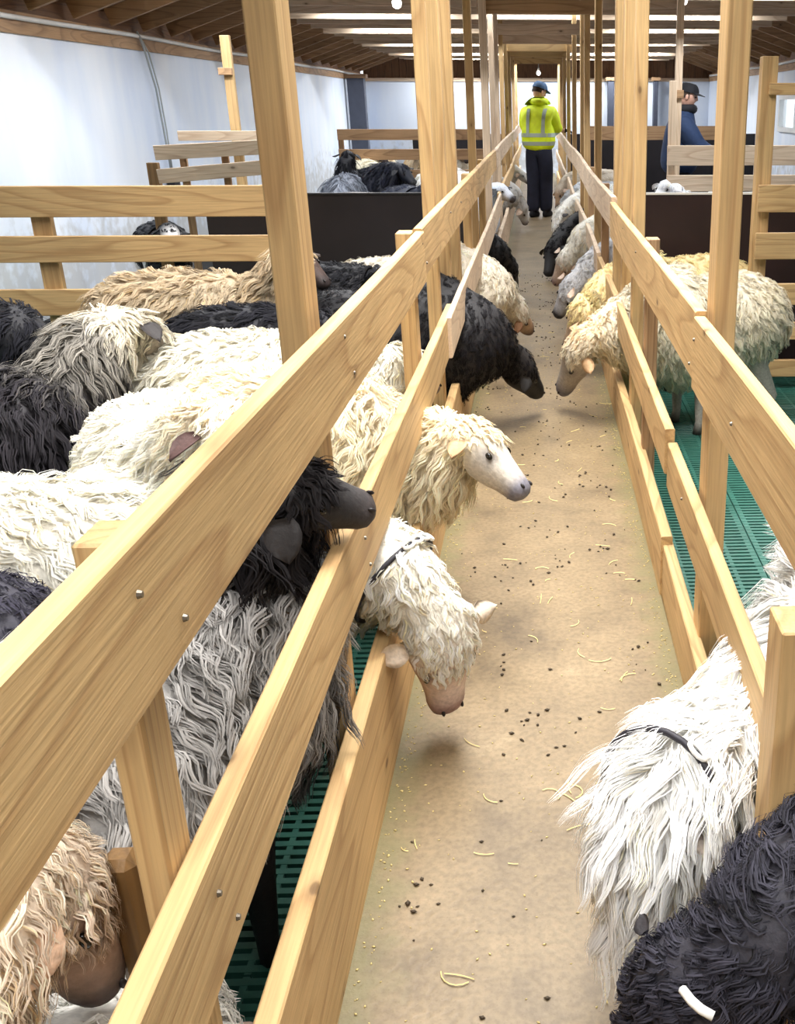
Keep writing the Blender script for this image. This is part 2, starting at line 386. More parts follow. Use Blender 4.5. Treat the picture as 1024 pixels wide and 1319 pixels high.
# ------------------------------------------------------------------ feed fences
def post(parent, x, y, ztop, m, w=0.05, d=0.09, z0=-0.13, lean=0.0, label=None):
    return board('post', x-w/2, x+w/2, y-d/2, y+d/2, z0, ztop, m, parent, 0.003, label,
                 tilt=('X', lean) if lean else None, loc_c=(x, y, z0) if lean else None)
def nail(parent, x, y, z):
    bm = bmesh.new()
    bmesh.ops.create_cone(bm, cap_ends=True, segments=8, radius1=0.0045, radius2=0.003, depth=0.004, matrix=Matrix.Translation((x, y, z)) @ Matrix.Rotation(math.pi/2*(1 if x < 0 else -1), 4, 'Y'))
    link('nail', bm_mesh('nail', bm), M['steel'], parent)
fl = empty('feed_fence', (-0.36, 0.2, 0)); tag(fl, 'long three-rail pine fence along the left edge of the feed alley', 'fence')
def wob(y0, y1, z, a=0.006, seed=0, n=9):
    rs = np.random.RandomState(seed); ph = rs.rand(2)*6
    return [(y, z+a*math.sin(y*0.9+ph[0]), 0.004*math.sin(y*1.3+ph[1])) for y in np.linspace(y0, y1, n)]
rail('top_rail', -0.378, -0.350, wob(-0.9, 3.15, 1.103, .003, 1), M['pine_y'], fl, 0.150)
rail('top_rail', -0.378, -0.350, wob(3.155, 8.9, 1.110, .004, 2), M['pine_y'], fl, 0.150)
rail('top_rail', -0.378, -0.350, wob(8.905, 22.0, 1.110, .008, 3, 16), M['pink_y'], fl, 0.150)
rail('middle_rail', -0.378, -0.350, wob(-0.9, 4.05, 0.722, .003, 4), M['pine_y'], fl, 0.150)
rail('middle_rail', -0.352, -0.330, wob(3.75, 9.4, 0.728, .004, 5), M['pink_y'], fl, 0.150, 'paler pinkish board lapped over the rail end')
rail('middle_rail', -0.378, -0.350, wob(9.4, 22.0, 0.722, .006, 6, 16), M['pine_y'], fl, 0.150)
rail('kick_board', -0.402, -0.366, wob(-0.9, 6.0, 0.305, .002, 7), M['pine_y'], fl, 0.43)
rail('kick_board', -0.402, -0.366, wob(6.005, 22.0, 0.305, .003, 8), M['pink_y'], fl, 0.43)
rnd = random.Random(3)
for (y, zt, w, d) in ((1.83, 2.55, .052, .10), (4.17, 2.55, .05, .07), (4.72, 2.55, .05, .09), (5.32, 2.55, .05, .09), (6.95, 2.55, .05, .05), (8.95, 2.4, .06, .09), (10.4, 2.4, .05, .09), (11.5, 2.4, .05, .09), (13.2, 2.4, .05, .09), (15.0, 2.4, .05, .09), (16.8, 2.4, .05, .09), (19.2, 2.4, .05, .09), (21.8, 2.4, .05, .09)):
    post(fl, -0.428 if y > 6 else -0.432, y, zt, M['pine_z'] if y < 8 or y > 12 else M['pink_z'], w, d)
post(fl, -0.402, 0.87, 1.09, M['pine_z'], 0.034, 0.06, label='short post ending below the top rail edge, nearest the viewer')
for y in (3.19, 6.0, 7.6):
    post(fl, -0.41, y, 1.095, M['pine_z'], 0.048, 0.08, label='short post ending level with the top rail')
board('prop_board', -0.500, -0.458, 0.925, 0.965, -0.1, 0.665, M['worn'], fl, 0.010, 'brown worn slanting board with rounded top', tilt=('Y', -0.02))
for (y, z) in ((0.80, 1.06), (0.89, 0.99), (1.8, 1.07), (1.86, 0.99), (3.1, 1.07), (3.2, 1.0), (4.15, 1.06), (0.86, 0.68), (0.9, 0.61), (1.83, 0.67), (1.86, 0.60), (4.72, 1.05)):
    nail(fl, -0.348, y, z)

fr = empty('feed_fence', (0.36, 0.2, 0)); tag(fr, 'long three-rail pine fence along the right edge of the feed alley', 'fence')
rail('top_rail', 0.350, 0.378, wob(-0.9, 2.32, 1.0, .003, 11), M['pine_y'], fr, 0.170)
rail('top_rail', 0.350, 0.378, wob(2.325, 5.2, 1.01, .004, 12), M['pine_y'], fr, 0.165)
rail('top_rail', 0.350, 0.378, wob(5.205, 22.0, 1.03, .008, 13, 16), M['pink_y'], fr, 0.160)
rail('middle_rail', 0.350, 0.378, wob(1.315, 2.75, 0.560, .004, 14), M['pine_y'], fr, 0.135)
rail('middle_rail', 0.350, 0.378, wob(2.755, 6.4, 0.590, .006, 15), M['pine_y'], fr, 0.135)
rail('middle_rail', 0.350, 0.378, wob(6.405, 22.0, 0.60, .006, 16, 16), M['pink_y'], fr, 0.135)
rail('kick_board', 0.366, 0.400, wob(-0.9, 3.05, 0.175, .002, 17), M['pine_y'], fr, 0.30)
rail('kick_board', 0.360, 0.396, wob(2.9, 22.0, 0.20, .003, 18, 16), M['pine_y'], fr, 0.33)
for (y, zt, w, d) in ((2.35, 2.55, .052, .10), (4.45, 2.55, .05, .09), (5.05, 2.55, .048, .09), (5.60, 2.55, .05, .09), (7.6, 2.55, .05, .06), (9.35, 2.4, .05, .09), (10.2, 2.4, .05, .09), (12.6, 2.4, .05, .09), (15.0, 2.4, .05, .09), (17.3, 2.4, .05, .09), (19.6, 2.4, .05, .09), (21.8, 2.4, .05, .09)):
    post(fr, 0.418, y, zt, M['pine_z'], w, d)
for y in (3.80, 6.6, 8.4):
    post(fr, 0.41, y, 1.0, M['aged_z'], 0.048, 0.07, label='short post ending level with the top rail')
post(fr, 0.352, 1.265, 0.775, M['pine_z'], 0.055, 0.085, z0=0.0, label='stout short post closing the middle rail, nearest the viewer')
for (y, z) in ((2.3, .95), (2.36, .88), (1.8, .9), (3.8, .95), (4.4, .97), (1.62, .5), (2.4, .52), (5.0, .97)):
    nail(fr, 0.348, y, z)
# portal frames over the alley
for (y, m) in ((8.95, 'aged_x'), (11.5, 'pink_x'), (13.2, 'pink_x'), (15.0, 'pine_x'), (16.8, 'pine_x'), (19.4, 'pine_x')):
    o = board('head_beam', -0.47, 0.47, y-.025, y+.025, 2.12, 2.22, M[m], None, 0.003); tag(o, None, 'beam', 'head beams over the feed alley')
    o['label'] = 'short pine head beam spanning the alley posts high above the alley'

# ------------------------------------------------------------------ cross fences
def hfence(name, label, x0, x1, y, boards, posts, m='pine', th=0.028, group=None):
    e = empty(name, ((x0+x1)/2, y, -0.1)); tag(e, label, 'fence', group)
    for (zb, zt) in boards:
        board('rail', x0, x1, y-th, y, zb, zt, M[m+'_x'], e, 0.003)
    for (px, zt, w) in posts:
        board('post', px-w/2, px+w/2, y+.001, y+.046, -0.1, zt, M[m+'_z'], e, 0.003)
    return e
hfence('cross_fence', 'pine cross fence of two broad rails in front of the left white wall', -XW+.01, -1.36, 5.6, ((.91, 1.065), (.68, .815), (.40, .54)), ((-2.60, 1.04, .10), (-3.6, 1.04, .07), (-1.41, 1.04, .05)))
hfence('ladder_fence', 'tall ladder-like fence of stacked boards at the right picture edge', 1.20, XW-.01, 5.8, ((.90, 1.045), (.645, .79), (.39, .51), (.19, .29), (-.03, .07)), ((2.3, 1.1, .07),), 'pine')
e = empty('gate_post', (1.23, 5.85, -.1)); tag(e, 'tall square post with a short arm at the right edge', 'post')
board('upright', 1.19, 1.275, 5.82, 5.90, -.1, 1.69, M['pine_z'], e, .003)
board('arm', 1.23, 1.62, 5.80, 5.85, 1.50, 1.56, M['pine_x'], e, .003)
def panel(name, label, x0, x1, y, zt, m, strip=None):
    e = empty(name, ((x0+x1)/2, y, -.1)); tag(e, label, 'panel')
    board('sheet', x0, x1, y, y+.02, -.1, zt, m, e, .002)
    for px in np.linspace(x0+.04, x1-.04, 3): board('batten', px-.025, px+.025, y+.021, y+.06, -.1, zt-.03, M['aged_z'], e, 0)
    board('edge_strip', x0, x1, y-.004, y+.026, zt, zt+.012, strip or M['blackplastic'], e, 0)
    return e
panel('partition_panel', 'black partition panel across the left pen below the resting dark sheep', -1.98, -0.46, 6.35, .955, M['black_board'])
panel('partition_panel', 'dark brown partition panel across the right pen with scuffed face', 0.45, 1.30, 6.35, .950, M['brown_board'], M['tagwhite'])
panel('partition_panel', 'long dark panel behind the ladder-like fence at the right edge', 1.32, XW-.02, 6.38, .875, M['brown_board'])
panel('back_partition', 'black partition far behind on the left of the alley', -2.2, -0.50, 19.0, .97, M['black_board'])
panel('back_partition', 'black partition far behind on the right of the alley', 0.50, XW-.02, 19.0, .97, M['black_board'])
# pens further back
hfence('pen_fence', 'slatted pen fence behind the dark sheep on the left', -2.35, -0.6, 12.8, ((1.07, 1.19), (.85, .97), (.62, .74)), ((-2.32, 1.19, .06), (-.62, 1.6, .05)), 'aged')
hfence('pen_fence', 'pale pen fence in front of the man in the dark coat', 0.98, 3.4, 8.2, ((1.02, 1.165), (.83, .95)), ((1.015, 1.62, .055), (2.8, 1.15, .05)), 'pink')
hfence('pen_fence', 'low brown pen fence behind the man in the dark coat', 0.6, 2.4, 14.0, ((1.03, 1.2),), ((2.37, 1.2, .06), (.65, 1.2, .05)), 'aged')
e = empty('slim_post', (1.09, 8.6, -.1)); tag(e, 'slim pale post rising to the roof beside the man in the dark coat', 'post')
board('upright', 1.075, 1.13, 8.58, 8.63, -.1, 2.34, M['pink_z'], e, .003); board('cleat', 1.04, 1.14, 8.55, 8.58, 1.50, 1.56, M['aged_x'], e, .002)
e = empty('slim_post', (-2.32, 8.4, -.1)); tag(e, 'slim pale post behind the nearest tall left post', 'post')
board('upright', -2.35, -2.28, 8.4, 8.45, -.1, 1.93, M['pine_z'], e, .003); board('cleat', -2.38, -2.28, 8.37, 8.40, 1.66, 1.71, M['aged_x'], e, .002)
# leaning hurdle by the left wall
e = empty('hurdle', (-2.5, 7.9, -.1)); tag(e, 'short stack of pale slatted hurdles leaning by the left white wall', 'hurdle')
for i, (zb, rot) in enumerate(((1.10, .10), (.95, .16), (.78, .18))):
    board('slat', -2.76, -2.0, 7.86, 7.89, zb, zb+.10, M['pink_x'], e, .002, tilt=('Y', -rot*.5))
board('slat', -2.72, -2.1, 8.3, 8.33, 1.20, 1.27, M['pink_x'], e, .002)
for px in (-2.60, -2.3): board('upright', px, px+.05, 7.9, 7.93, -.1, 1.18, M['aged_z'], e, .002)
board('upright', -2.86, -2.78, 7.95, 8.0, -.1, 1.06, M['worn'], e, .002, 'darker worn upright')
# dark columns
for (x, y, w, lab) in ((-3.62, 22.2, .34, 'dark grey steel column near the far left corner'), (1.62, 24.4, .14, 'dark column on the far wall right of the alley'), (2.62, 24.4, .10, 'narrow dark column on the far wall behind the right posts')):
    e = empty('column', (x, y, -.1)); tag(e, lab, 'column')
    board('shaft', x-w/2, x+w/2, y-.1, y+.1, -.1, 1.95, M['column'], e, .01); board('cap_plate', x-w/2-.05, x+w/2+.05, y-.12, y+.12, 1.95, 2.02, M['aged_x'], e, .004)
# hanging cable with switch
e = empty('hanging_cable', (-3.80, 10.0, .7)); tag(e, 'thin grey looped cable hanging down the left white wall to a black plug', 'cable')
ya = 10.9
tube('cord', [(-3.80, ya-.05, 2.10), (-3.79, ya+.05, 1.95), (-3.80, ya+.25, 1.6), (-3.80, ya+.3, 1.2), (-3.8, ya+.35, .76)], .010, M['cable'], e)
tube('cord', [(-3.80, ya-.05, 2.10), (-3.79, ya+.16, 1.92), (-3.80, ya+.33, 1.6), (-3.80, ya+.38, 1.2), (-3.8, ya+.38, .76)], .008, M['cable'], e)
board('plug', -3.84, -3.76, ya+.28, ya+.46, .66, .80, M['blackplastic'], e, .01)
# ceiling lamps seen small
ml, nt, b = newmat('lamp_glow'); b.inputs['Emission Color'].default_value = (1, .97, .9, 1); b.inputs['Emission Strength'].default_value = 6; b.inputs['Base Color'].default_value = (1, 1, 1, 1)
for (x, y, z, lab) in ((0.02, 22.0, 2.05, 'small glowing lamp above the man in the yellow jacket'), (1.22, 9.4, 2.27, 'small glowing lamp under the roof on the right'), (-1.15, 9.4, 2.24, 'small glowing lamp under the roof on the left')):
    e = empty('ceiling_lamp', (x, y, z)); tag(e, lab, 'lamp')
    tube('bulb', [(x, y, z-.05), (x, y, z-.035), (x, y, z), (x, y, z+.03)], .04, ml, e, 12, radii=[.012, .034, .04, .02])
    tube('socket', [(x, y, z+.03), (x, y, z+.09)], .02, M['whitepipe'], e, 10)
    tube('cord', [(x, y, z+.09), (x, y, z+.32)], .005, M['cable'], e, 6)

# ------------------------------------------------------------------ debris on the alley
rs = np.random.RandomState(5)
def blob_mesh(P_, S_, name):
    base = np.array([(1, 0, 0), (-1, 0, 0), (0, 1, 0), (0, -1, 0), (0, 0, 1), (0, 0, -1)], float)
    f = np.array([(0, 2, 4), (2, 1, 4), (1, 3, 4), (3, 0, 4), (2, 0, 5), (1, 2, 5), (3, 1, 5), (0, 3, 5)])
    a = rs.rand(len(P_))*6.28; c, s = np.cos(a), np.sin(a)
    V = base[None]*S_[:, None, :]
    V = np.stack([V[..., 0]*c[:, None]-V[..., 1]*s[:, None], V[..., 0]*s[:, None]+V[..., 1]*c[:, None], V[..., 2]], -1)+P_[:, None]
    F_ = f[None]+np.arange(len(P_))[:, None, None]*6
    return pymesh(name, V.reshape(-1, 3), F_.reshape(-1, 3), True)
n = 520
cl = rs.rand(60, 2)*[.56, 9]+[-.28, .8]
ci = rs.randint(0, 60, n)
P_ = np.where(rs.rand(n, 1) < .55, cl[ci]+rs.randn(n, 2)*[.03, .04], rs.rand(n, 2)*[.64, 9]+[-.32, .8])
P_[:, 0] = np.clip(P_[:, 0], -.34, .34)
sz = rs.uniform(.0024, .0062, n)
o = link('droppings', blob_mesh(np.c_[P_, sz*.6], np.c_[sz*1.5, sz, sz*.8], 'droppings'), M['dung']); tag(o, 'scattered dark pellets on the tan feed alley', 'droppings', kind='stuff')
n = 2600
P_ = np.c_[rs.rand(n)*.7-.35, rs.rand(n)**1.0*9+.7]
e_ = rs.rand(n) < .6; P_[e_, 0] = np.sign(P_[e_, 0])*(.352-np.abs(rs.randn(e_.sum()))*.02)
sz = rs.uniform(.0012, .0028, n)
f_ = (P_[:, 1] > 5.2) & (rs.rand(n) < .6); P_[f_, 0] *= .6
o = link('feed_crumbs', blob_mesh(np.c_[P_, sz*.6], np.c_[sz*1.7, sz, sz*.7], 'feed_crumbs'), M['hay']); tag(o, 'pale feed crumbs along the edges of the alley floor', 'feed', kind='stuff')
# straws
V = []; F_ = []
def straw(x, y, L_, a, bend, w=.0011):
    pts = []
    for k in range(7):
        s = k/6*L_; aa = a+bend*k/6
        pts.append((x, y)); x += math.cos(aa)*L_/6; y += math.sin(aa)*L_/6
    b0 = len(V)
    for i, (px, py) in enumerate(pts):
        aa = a+bend*i/6; nx, ny = -math.sin(aa)*w, math.cos(aa)*w
        V.extend([(px+nx, py+ny, .003), (px-nx, py-ny, .003), (px, py, .005)])
        if i:
            q = b0+3*i
            F_.extend([(q-3, q-1, q+2, q), (q-1, q-2, q+1, q+2)])
for k in range(70):
    straw(rs.uniform(-.3, .3), rs.uniform(.9, 7), rs.uniform(.02, .07), rs.rand()*6.28, rs.uniform(-2, 2))
for (x, y) in ((.03, 1.9), (.02, 1.88), (.05, 1.9), (.18, 2.5), (-.2, 1.4), (.1, 1.2), (.1, 1.15), (-.1, 1.1), (.05, 1.93)):
    straw(x, y, .07, rs.rand()*6.28, rs.uniform(-3, 3), .0013)
o = link('hay_stalks', pymesh('hay_stalks', V, F_), M['hay']); tag(o, 'loose hay stalks lying on the alley floor', 'hay', kind='stuff')

# ------------------------------------------------------------------ sheep
QL = 0.86      # lock count factor
def nrm(v): v = np.asarray(v, float); return v/(np.linalg.norm(v)+1e-9)
def catmull(P_, per):
    P_ = np.asarray(P_, float); out = []
    Q = np.vstack([2*P_[0]-P_[1], P_, 2*P_[-1]-P_[-2]])
    for i in range(len(P_)-1):
        p0, p1, p2, p3 = Q[i:i+4]
        for t in np.linspace(0, 1, per, endpoint=False):
            out.append(.5*((2*p1)+(-p0+p2)*t+(2*p0-5*p1+4*p2-p3)*t*t+(-p0+3*p1-3*p2+p3)*t**3))
    out.append(P_[-1]); return np.array(out)
MS = 22
CAMV = np.array([0, 0, CAMZ]); CF = np.array([math.sin(YAW)*math.cos(PITCH), math.cos(YAW)*math.cos(PITCH), -math.sin(PITCH)])
CR = np.array([math.cos(YAW), -math.sin(YAW), 0]); CU = np.cross(CR, CF)
PHI = np.linspace(0, 2*np.pi, MS, endpoint=False)
def sheep(label, rump, chest, neck, poll, muzzle, wool, face=None, nose=(120, 105, 105), locks=4000, length=.075, width=.0035, curl=1.0,
          seed=0, ear=(205, 180, 160), accents=(), up=None, fat=1.0, kind_name='sheep', collar=None, headwool=1.0, horn=False, seg=4, eartag=False, fluff=1.0, group=None, facelen=1.0, headcol=None, earscale=1.0, stand=True, varc=.10, fringe=1.0, neckfat=1.15, cn=12, flowdir=None, yellow=.10, hcu=.80):
    """rump, chest: centre-line points of the trunk; neck, poll, muzzle: points of neck, skull top-back and nose tip"""
    rs = np.random.RandomState(seed+100)
    rump, chest, neck, poll, muzzle = [np.array(p, float) for p in (rump, chest, neck, poll, muzzle)]
    ax = nrm(chest-rump); L_ = np.linalg.norm(chest-rump)
    root = empty(kind_name, ((rump[0]+chest[0])/2, (rump[1]+chest[1])/2, -.1)); tag(root, label, 'sheep', group)
    fw = fat
    K = [(rump-ax*.10, .03, .03), (rump-ax*.07, .12, .13), (rump+ax*.03, .185, .19), (rump+ax*L_*.25, .215, .215), (rump+ax*L_*.55, .222, .222),
         (rump+ax*L_*.85, .19, .21), (chest+ax*.03, .145*neckfat, .17*neckfat)]
    md = nrm(muzzle-poll)
    nd = nrm(poll-neck)
    K.append((neck, .088*neckfat, .105*neckfat))
    K.append((poll-nd*.035, .068, .078))
    arr = np.array([(*k[0], k[1]*fw, k[2]*fw) if i < 7 else (*k[0], k[1], k[2]) for i, k in enumerate(K)])
    S = catmull(arr, 5)
    S[:, 3:] = np.maximum(S[:, 3:], .03)
    cen = S[:, :3]; T = np.gradient(cen, axis=0); T /= np.linalg.norm(T, axis=1)[:, None]+1e-9
    hu = nrm(np.array(up, float)) if up is not None else nd
    hu = hu-md*(hu@md)
    if np.linalg.norm(hu) < .15: hu = np.array([0, 0, 1.])-md*md[2]
    hu = nrm(hu)
    rings = []   # (centre, side, up, a, btop, bbot, u)
    nb = len(S)
    for i in range(nb):
        t = T[i]; ref = np.array([0, 0, 1.]); w_ = np.clip((i-(nb-12))/11, 0, 1)
        ref = ref*(1-w_)+hu*w_
        upv = nrm(ref-t*(ref@t)); sd = np.cross(t, upv)
        rings.append((cen[i], sd, upv, S[i, 3], S[i, 4], S[i, 4], i/(nb-1)))
    HL = np.linalg.norm(muzzle-poll)
    hs = nrm(np.cross(md, hu))
    HR = [(.08, .076, .064, .086), (.22, .078, .066, .094), (.36, .072, .060, .092), (.46, .065, .052, .086), (.57, .056, .045, .077), (.69, .048, .041, .064), (.80, .044, .037, .055), (.89, .043, .033, .049), (.955, .037, .027, .040), (1.0, .021, .014, .020)]
    sc = min(1.12, max(.85, HL/.27))
    for (s, a, bt, bb) in HR:
        c = poll+md*HL*s + hu*(-.012*s)
        w_ = min(1, s/.3)
        t = nrm(nd*(1-w_)+md*w_)
        u2 = nrm(hu-t*(hu@t)) if abs(hu@t) < .97 else hu
        s2 = np.cross(t, u2)
        rings.append((c, s2, u2, a*sc, bt*sc, bb*sc, 1+s))
    V = np.zeros((len(rings), MS, 3)); Uc = np.zeros((len(rings), MS)); 
    for i, (c, sd, u_, a, bt, bb, uu) in enumerate(rings):
        co, si = np.cos(PHI), np.sin(PHI)
        b_ = np.where(co > 0, bt, bb)
        rad = 1.0
        off = sd[None]*(a*si)[:, None]+u_[None]*(b_*co)[:, None]
        if 1.36 < uu < 1.5:   # eye sockets
            off *= (1-.10*np.exp(-((np.abs(si)-.9)/.16)**2)*(co > 0))[:, None]
        V[i] = c+off; Uc[i] = uu
    nr = len(rings)
    F_ = []
    for i in range(nr-1):
        a = np.arange(MS); b_ = (a+1) % MS
        F_.append(np.stack([i*MS+a, (i+1)*MS+a, (i+1)*MS+b_, i*MS+b_], 1))
    F_ = np.vstack(F_)
    # body colour
    wool_l = np.array(lin(*wool)); face_l = np.array(lin(*(face or wool))); nose_l = np.array(lin(*nose))
    hc = np.array(lin(*headcol)) if headcol is not None else None
    def colour(P_, uu, rnd):
        c = np.tile(wool_l, (len(P_), 1))
        for (pt, r_, cc, st) in accents:
            d = np.linalg.norm(P_-np.array(pt), axis=1)+rnd*r_*.35
            w_ = np.clip(1.4-d/r_*1.2, 0, 1)[:, None]*st
            c = c*(1-w_)+np.array(lin(*cc))*w_
        if hc is not None:
            w_ = np.clip((uu-hcu+rnd*.03)/.06, 0, 1)[:, None]; c = c*(1-w_)+hc*w_
        return c
    VV = V.reshape(-1, 3); UU = Uc.ravel()
    bc = colour(VV, UU, np.zeros(len(VV)))
    wf = np.clip((UU-1.18)/.12, 0, 1)[:, None]; bc = bc*(1-wf)+face_l*wf
    for s in (-1, 1):
        ec = poll+md*HL*.44+hs*s*.058*sc+hu*.020*sc
        w_ = np.clip(1.5-np.linalg.norm(VV-ec, axis=1)/.022, 0, 1)[:, None]*.6*(UU > 1.2)[:, None]; bc = bc*(1-w_)+nose_l*.7*w_
    wn_ = np.clip((UU-1.74)/.14, 0, 1)[:, None]; bc = bc*(1-wn_)+nose_l*wn_
    # caps
    VV2 = np.vstack([VV, rings[0][0][None], rings[-1][0][None]+md*.004]); bc = np.vstack([bc, bc[:1], nose_l[None]])
    i0, i1 = len(VV), len(VV)+1
    a = np.arange(MS); b_ = (a+1) % MS
    tri = [np.stack([np.full(MS, i0), a, b_, b_], 1), np.stack([np.full(MS, i1), (nr-1)*MS+b_, (nr-1)*MS+a, (nr-1)*MS+a], 1)]
    # legs
    LV = [VV2]; LC_ = [bc]; LF = [[tuple(f) for f in F_], [tuple(q[:3]) for q in tri[0]], [tuple(q[:3]) for q in tri[1]]]
    base = len(VV2)
    if stand:
        side = nrm(np.cross(ax, [0, 0, 1])); fwd = nrm(np.array([ax[0], ax[1], 0]))
        for hind in (0, 1):
            for s in (-1, 1):
                top = (chest-ax*.07 if not hind else rump+ax*.06)+side*s*.12
                if hind:
                    J = [top+[0, 0, -.02], top+fwd*.06+[0, 0, -.20]]; knee = J[1]; hz = .16
                    J += [np.array([top[0], top[1], 0])-fwd*.06+[0, 0, hz-.1+.0], np.array([top[0], top[1], -.1])-fwd*.03+[0, 0, .06], np.array([top[0], top[1], -.1])+[0, 0, 0]]
                    R_ = [.10, .075, .030, .022, .026]
                else:
                    J = [top+[0, 0, -.02], np.array([top[0], top[1], .18])-fwd*.02, np.array([top[0], top[1], .08]), np.array([top[0], top[1], -.04]), np.array([top[0], top[1], -.1])+fwd*.01]
                    R_ = [.08, .05, .030, .022, .026]
                J = np.array(J); m_ = 8
                for j in range(5):
                    aa = np.linspace(0, 2*np.pi, m_, endpoint=False)
                    ring = J[j]+(side[None]*np.cos(aa)[:, None]+fwd[None]*np.sin(aa)[:, None])*R_[j]
                    LV.append(ring); LC_.append(np.tile(face_l if j < 4 else np.array(lin(45, 38, 34)), (m_, 1)))
                fs = []
                for j in range(4):
                    for k in range(m_):
                        q = base+j*m_+k; r = base+j*m_+(k+1) % m_
                        fs.append((q, q+m_, r+m_, r))
                fs.append(tuple(base+4*m_+k for k in range(m_)))
                LF.append(fs); base += 5*m_
    me = bpy.data.meshes.new('body'); AV = np.vstack(LV); me.from_pydata(AV.tolist(), [], [f for g in LF for f in g])
    at = me.color_attributes.new('Col', 'FLOAT_COLOR', 'POINT'); c4 = np.ones((len(AV), 4), np.float32); c4[:, :3] = np.vstack(LC_); at.data.foreach_set('color', c4.ravel())
    me.shade_smooth()
    bm = bmesh.new(); bm.from_mesh(me); bmesh.ops.recalc_face_normals(bm, faces=bm.faces); bm.to_mesh(me); bm.free()
    link('body', me, M['skin'], root)
    # face parts
    hp = lambda s, sd, u_: poll+md*HL*s+hs*sd*sc+hu*u_*sc
    for s in (-1, 1):
        if locks >= 1200:
            bm = bmesh.new(); c = hp(.44, s*.0585, .022)
            Mx = Matrix((Vector(md), Vector(hs), Vector(hu))).transposed().to_4x4()
            bmesh.ops.create_uvsphere(bm, u_segments=12, v_segments=8, radius=1, matrix=Matrix.Translation(c) @ Mx @ Matrix.Diagonal((.0135*sc, .007*sc, .0095*sc, 1)))
            link('eye', bm_mesh('eye', bm, True), M['eye'], root)
            bm = bmesh.new(); c = hp(.925, s*.024, .014)
            bmesh.ops.create_uvsphere(bm, u_segments=8, v_segments=6, radius=1, matrix=Matrix.Translation(c) @ Mx @ Matrix.Diagonal((.010*sc, .004*sc, .006*sc, 1)))
            link('nostril', bm_mesh('nostril', bm, True), M['nostril'], root)
        # ear: cupped leaf
        e0 = hp(.12, s*.088, .010); ed = nrm(hs*s*.9+md*.28-hu*.42); el = .088*sc*earscale
        wm = md*.8+hu*.5; wv = nrm(wm-ed*(wm@ed)); tv = np.cross(ed, wv)
        EV = []; EF = []; nu, nv = 6, 5
        for layer in (0, 1):
            for i in range(nu):
                t_ = i/(nu-1); wd_ = el*.42*math.sin(math.pi*min(1, .18+.80*t_))**.8*(1 if t_ < .98 else .15)
                for j in range(nv):
                    q = (j/(nv-1)-.5)*2
                    EV.append(e0+ed*el*t_+wv*0+nrm(np.cross(ed, tv))*wd_*q+tv*((q*q)*.35*wd_+.004*(1-2*layer)*(1-abs(q)*.9)-.15*el*t_*t_))
        o_ = nu*nv
        for i in range(nu-1):
            for j in range(nv-1):
                q = i*nv+j; EF.append((q, q+1, q+nv+1, q+nv)); EF.append((o_+q, o_+q+nv, o_+q+nv+1, o_+q+1))
        for i in range(nu-1):
            for j in (0, nv-1):
                q = i*nv+j; EF.append((q, q+nv, q+nv+o_, q+o_))
        for j in range(nv-1):
            for i in (0, nu-1):
                q = i*nv+j; EF.append((q, q+1, q+1+o_, q+o_))
        em = pymesh('ear', EV, EF, True, np.array(lin(*ear)))
        eo = link('ear', em, M['skin'], root)
        if eartag and s == eartag:
            c = e0+ed*el*.55+tv*.006
            bm = bmesh.new(); Mx = Matrix((Vector(ed), Vector(wv), Vector(tv))).transposed()
            box_bm(bm, c, (.02, .045, .004), Mx, .001); g = link('ear_tag', bm_mesh('ear_tag', bm), M['tagwhite'], root); g['label'] = 'white ear tag'
    if locks >= 3500:
        tube('mouth', [hp(.97, s*.6, -.018) if False else hp(1.0-.26*abs(q), .031*q*1.15, -.022-.006*abs(q)) for q in np.linspace(-1, 1, 9) for s in (0,)], .0022, M['nostril'], root, 5)
    # ---------------- fleece
    Vn = np.zeros_like(V)
    d1 = np.roll(V, -1, 1)-np.roll(V, 1, 1); d2 = np.gradient(V, axis=0)
    Vn = np.cross(d1, d2); Vn /= np.linalg.norm(Vn, axis=2)[..., None]+1e-9
    cc_ = np.array([r[0] for r in rings])[:, None]
    flip = np.sign(((V-cc_)*Vn).sum(2)); flip[flip == 0] = 1; Vn *= flip[..., None]
    a0 = V[:-1]; a1 = V[1:]; b0 = np.roll(a0, -1, 1); b1 = np.roll(a1, -1, 1)
    area_ = np.linalg.norm(np.cross(a1-a0, b0-a0), axis=2)*.5+np.linalg.norm(np.cross(b1-b0, b1-a1), axis=2)*.5
    um = (Uc[:-1]+Uc[1:])/2
    top = np.cos(PHI+np.pi/MS)[None]
    den = np.ones_like(area_)
    den = np.where(um < .99, np.where((top < -.6), .55, 1.0), den)
    hd = um > .99
    lim_top = 1.0+.36*headwool; lim_side = 1.0+.20*headwool
    lim = lim_side+(lim_top-lim_side)*np.clip(top*1.3, 0, 1)
    den = np.where(hd, np.where(um < lim, 2.0 if headwool > .5 else 1.2, 0), den)
    den = np.where((um > .82) & (um <= .99), 1.35, den)
    fc = (V[:-1]+V[1:])*.5; fn = (Vn[:-1]+Vn[1:])*.5
    dv = fc-CAMV; Z_ = dv@CF; px = PPX+FPX*(dv@CR)/np.maximum(Z_, .05); py = PPY-FPX*(dv@CU)/np.maximum(Z_, .05)
    inf = (Z_ > .05) & (px > -120) & (px < 1150) & (py > -60) & (py < 1450)
    fac = -(fn*dv).sum(2)/np.linalg.norm(dv, axis=2)
    den = den*np.where(inf & (fac > -.25), 1.0, .30)
    pr = (area_*den).ravel(); pr /= pr.sum()
    n = int(locks*QL)
    idx = rs.choice(len(pr), n, p=pr); ri, pi = idx//MS, idx % MS; pj = (pi+1) % MS
    s_, t_ = rs.rand(n, 1), rs.rand(n, 1)
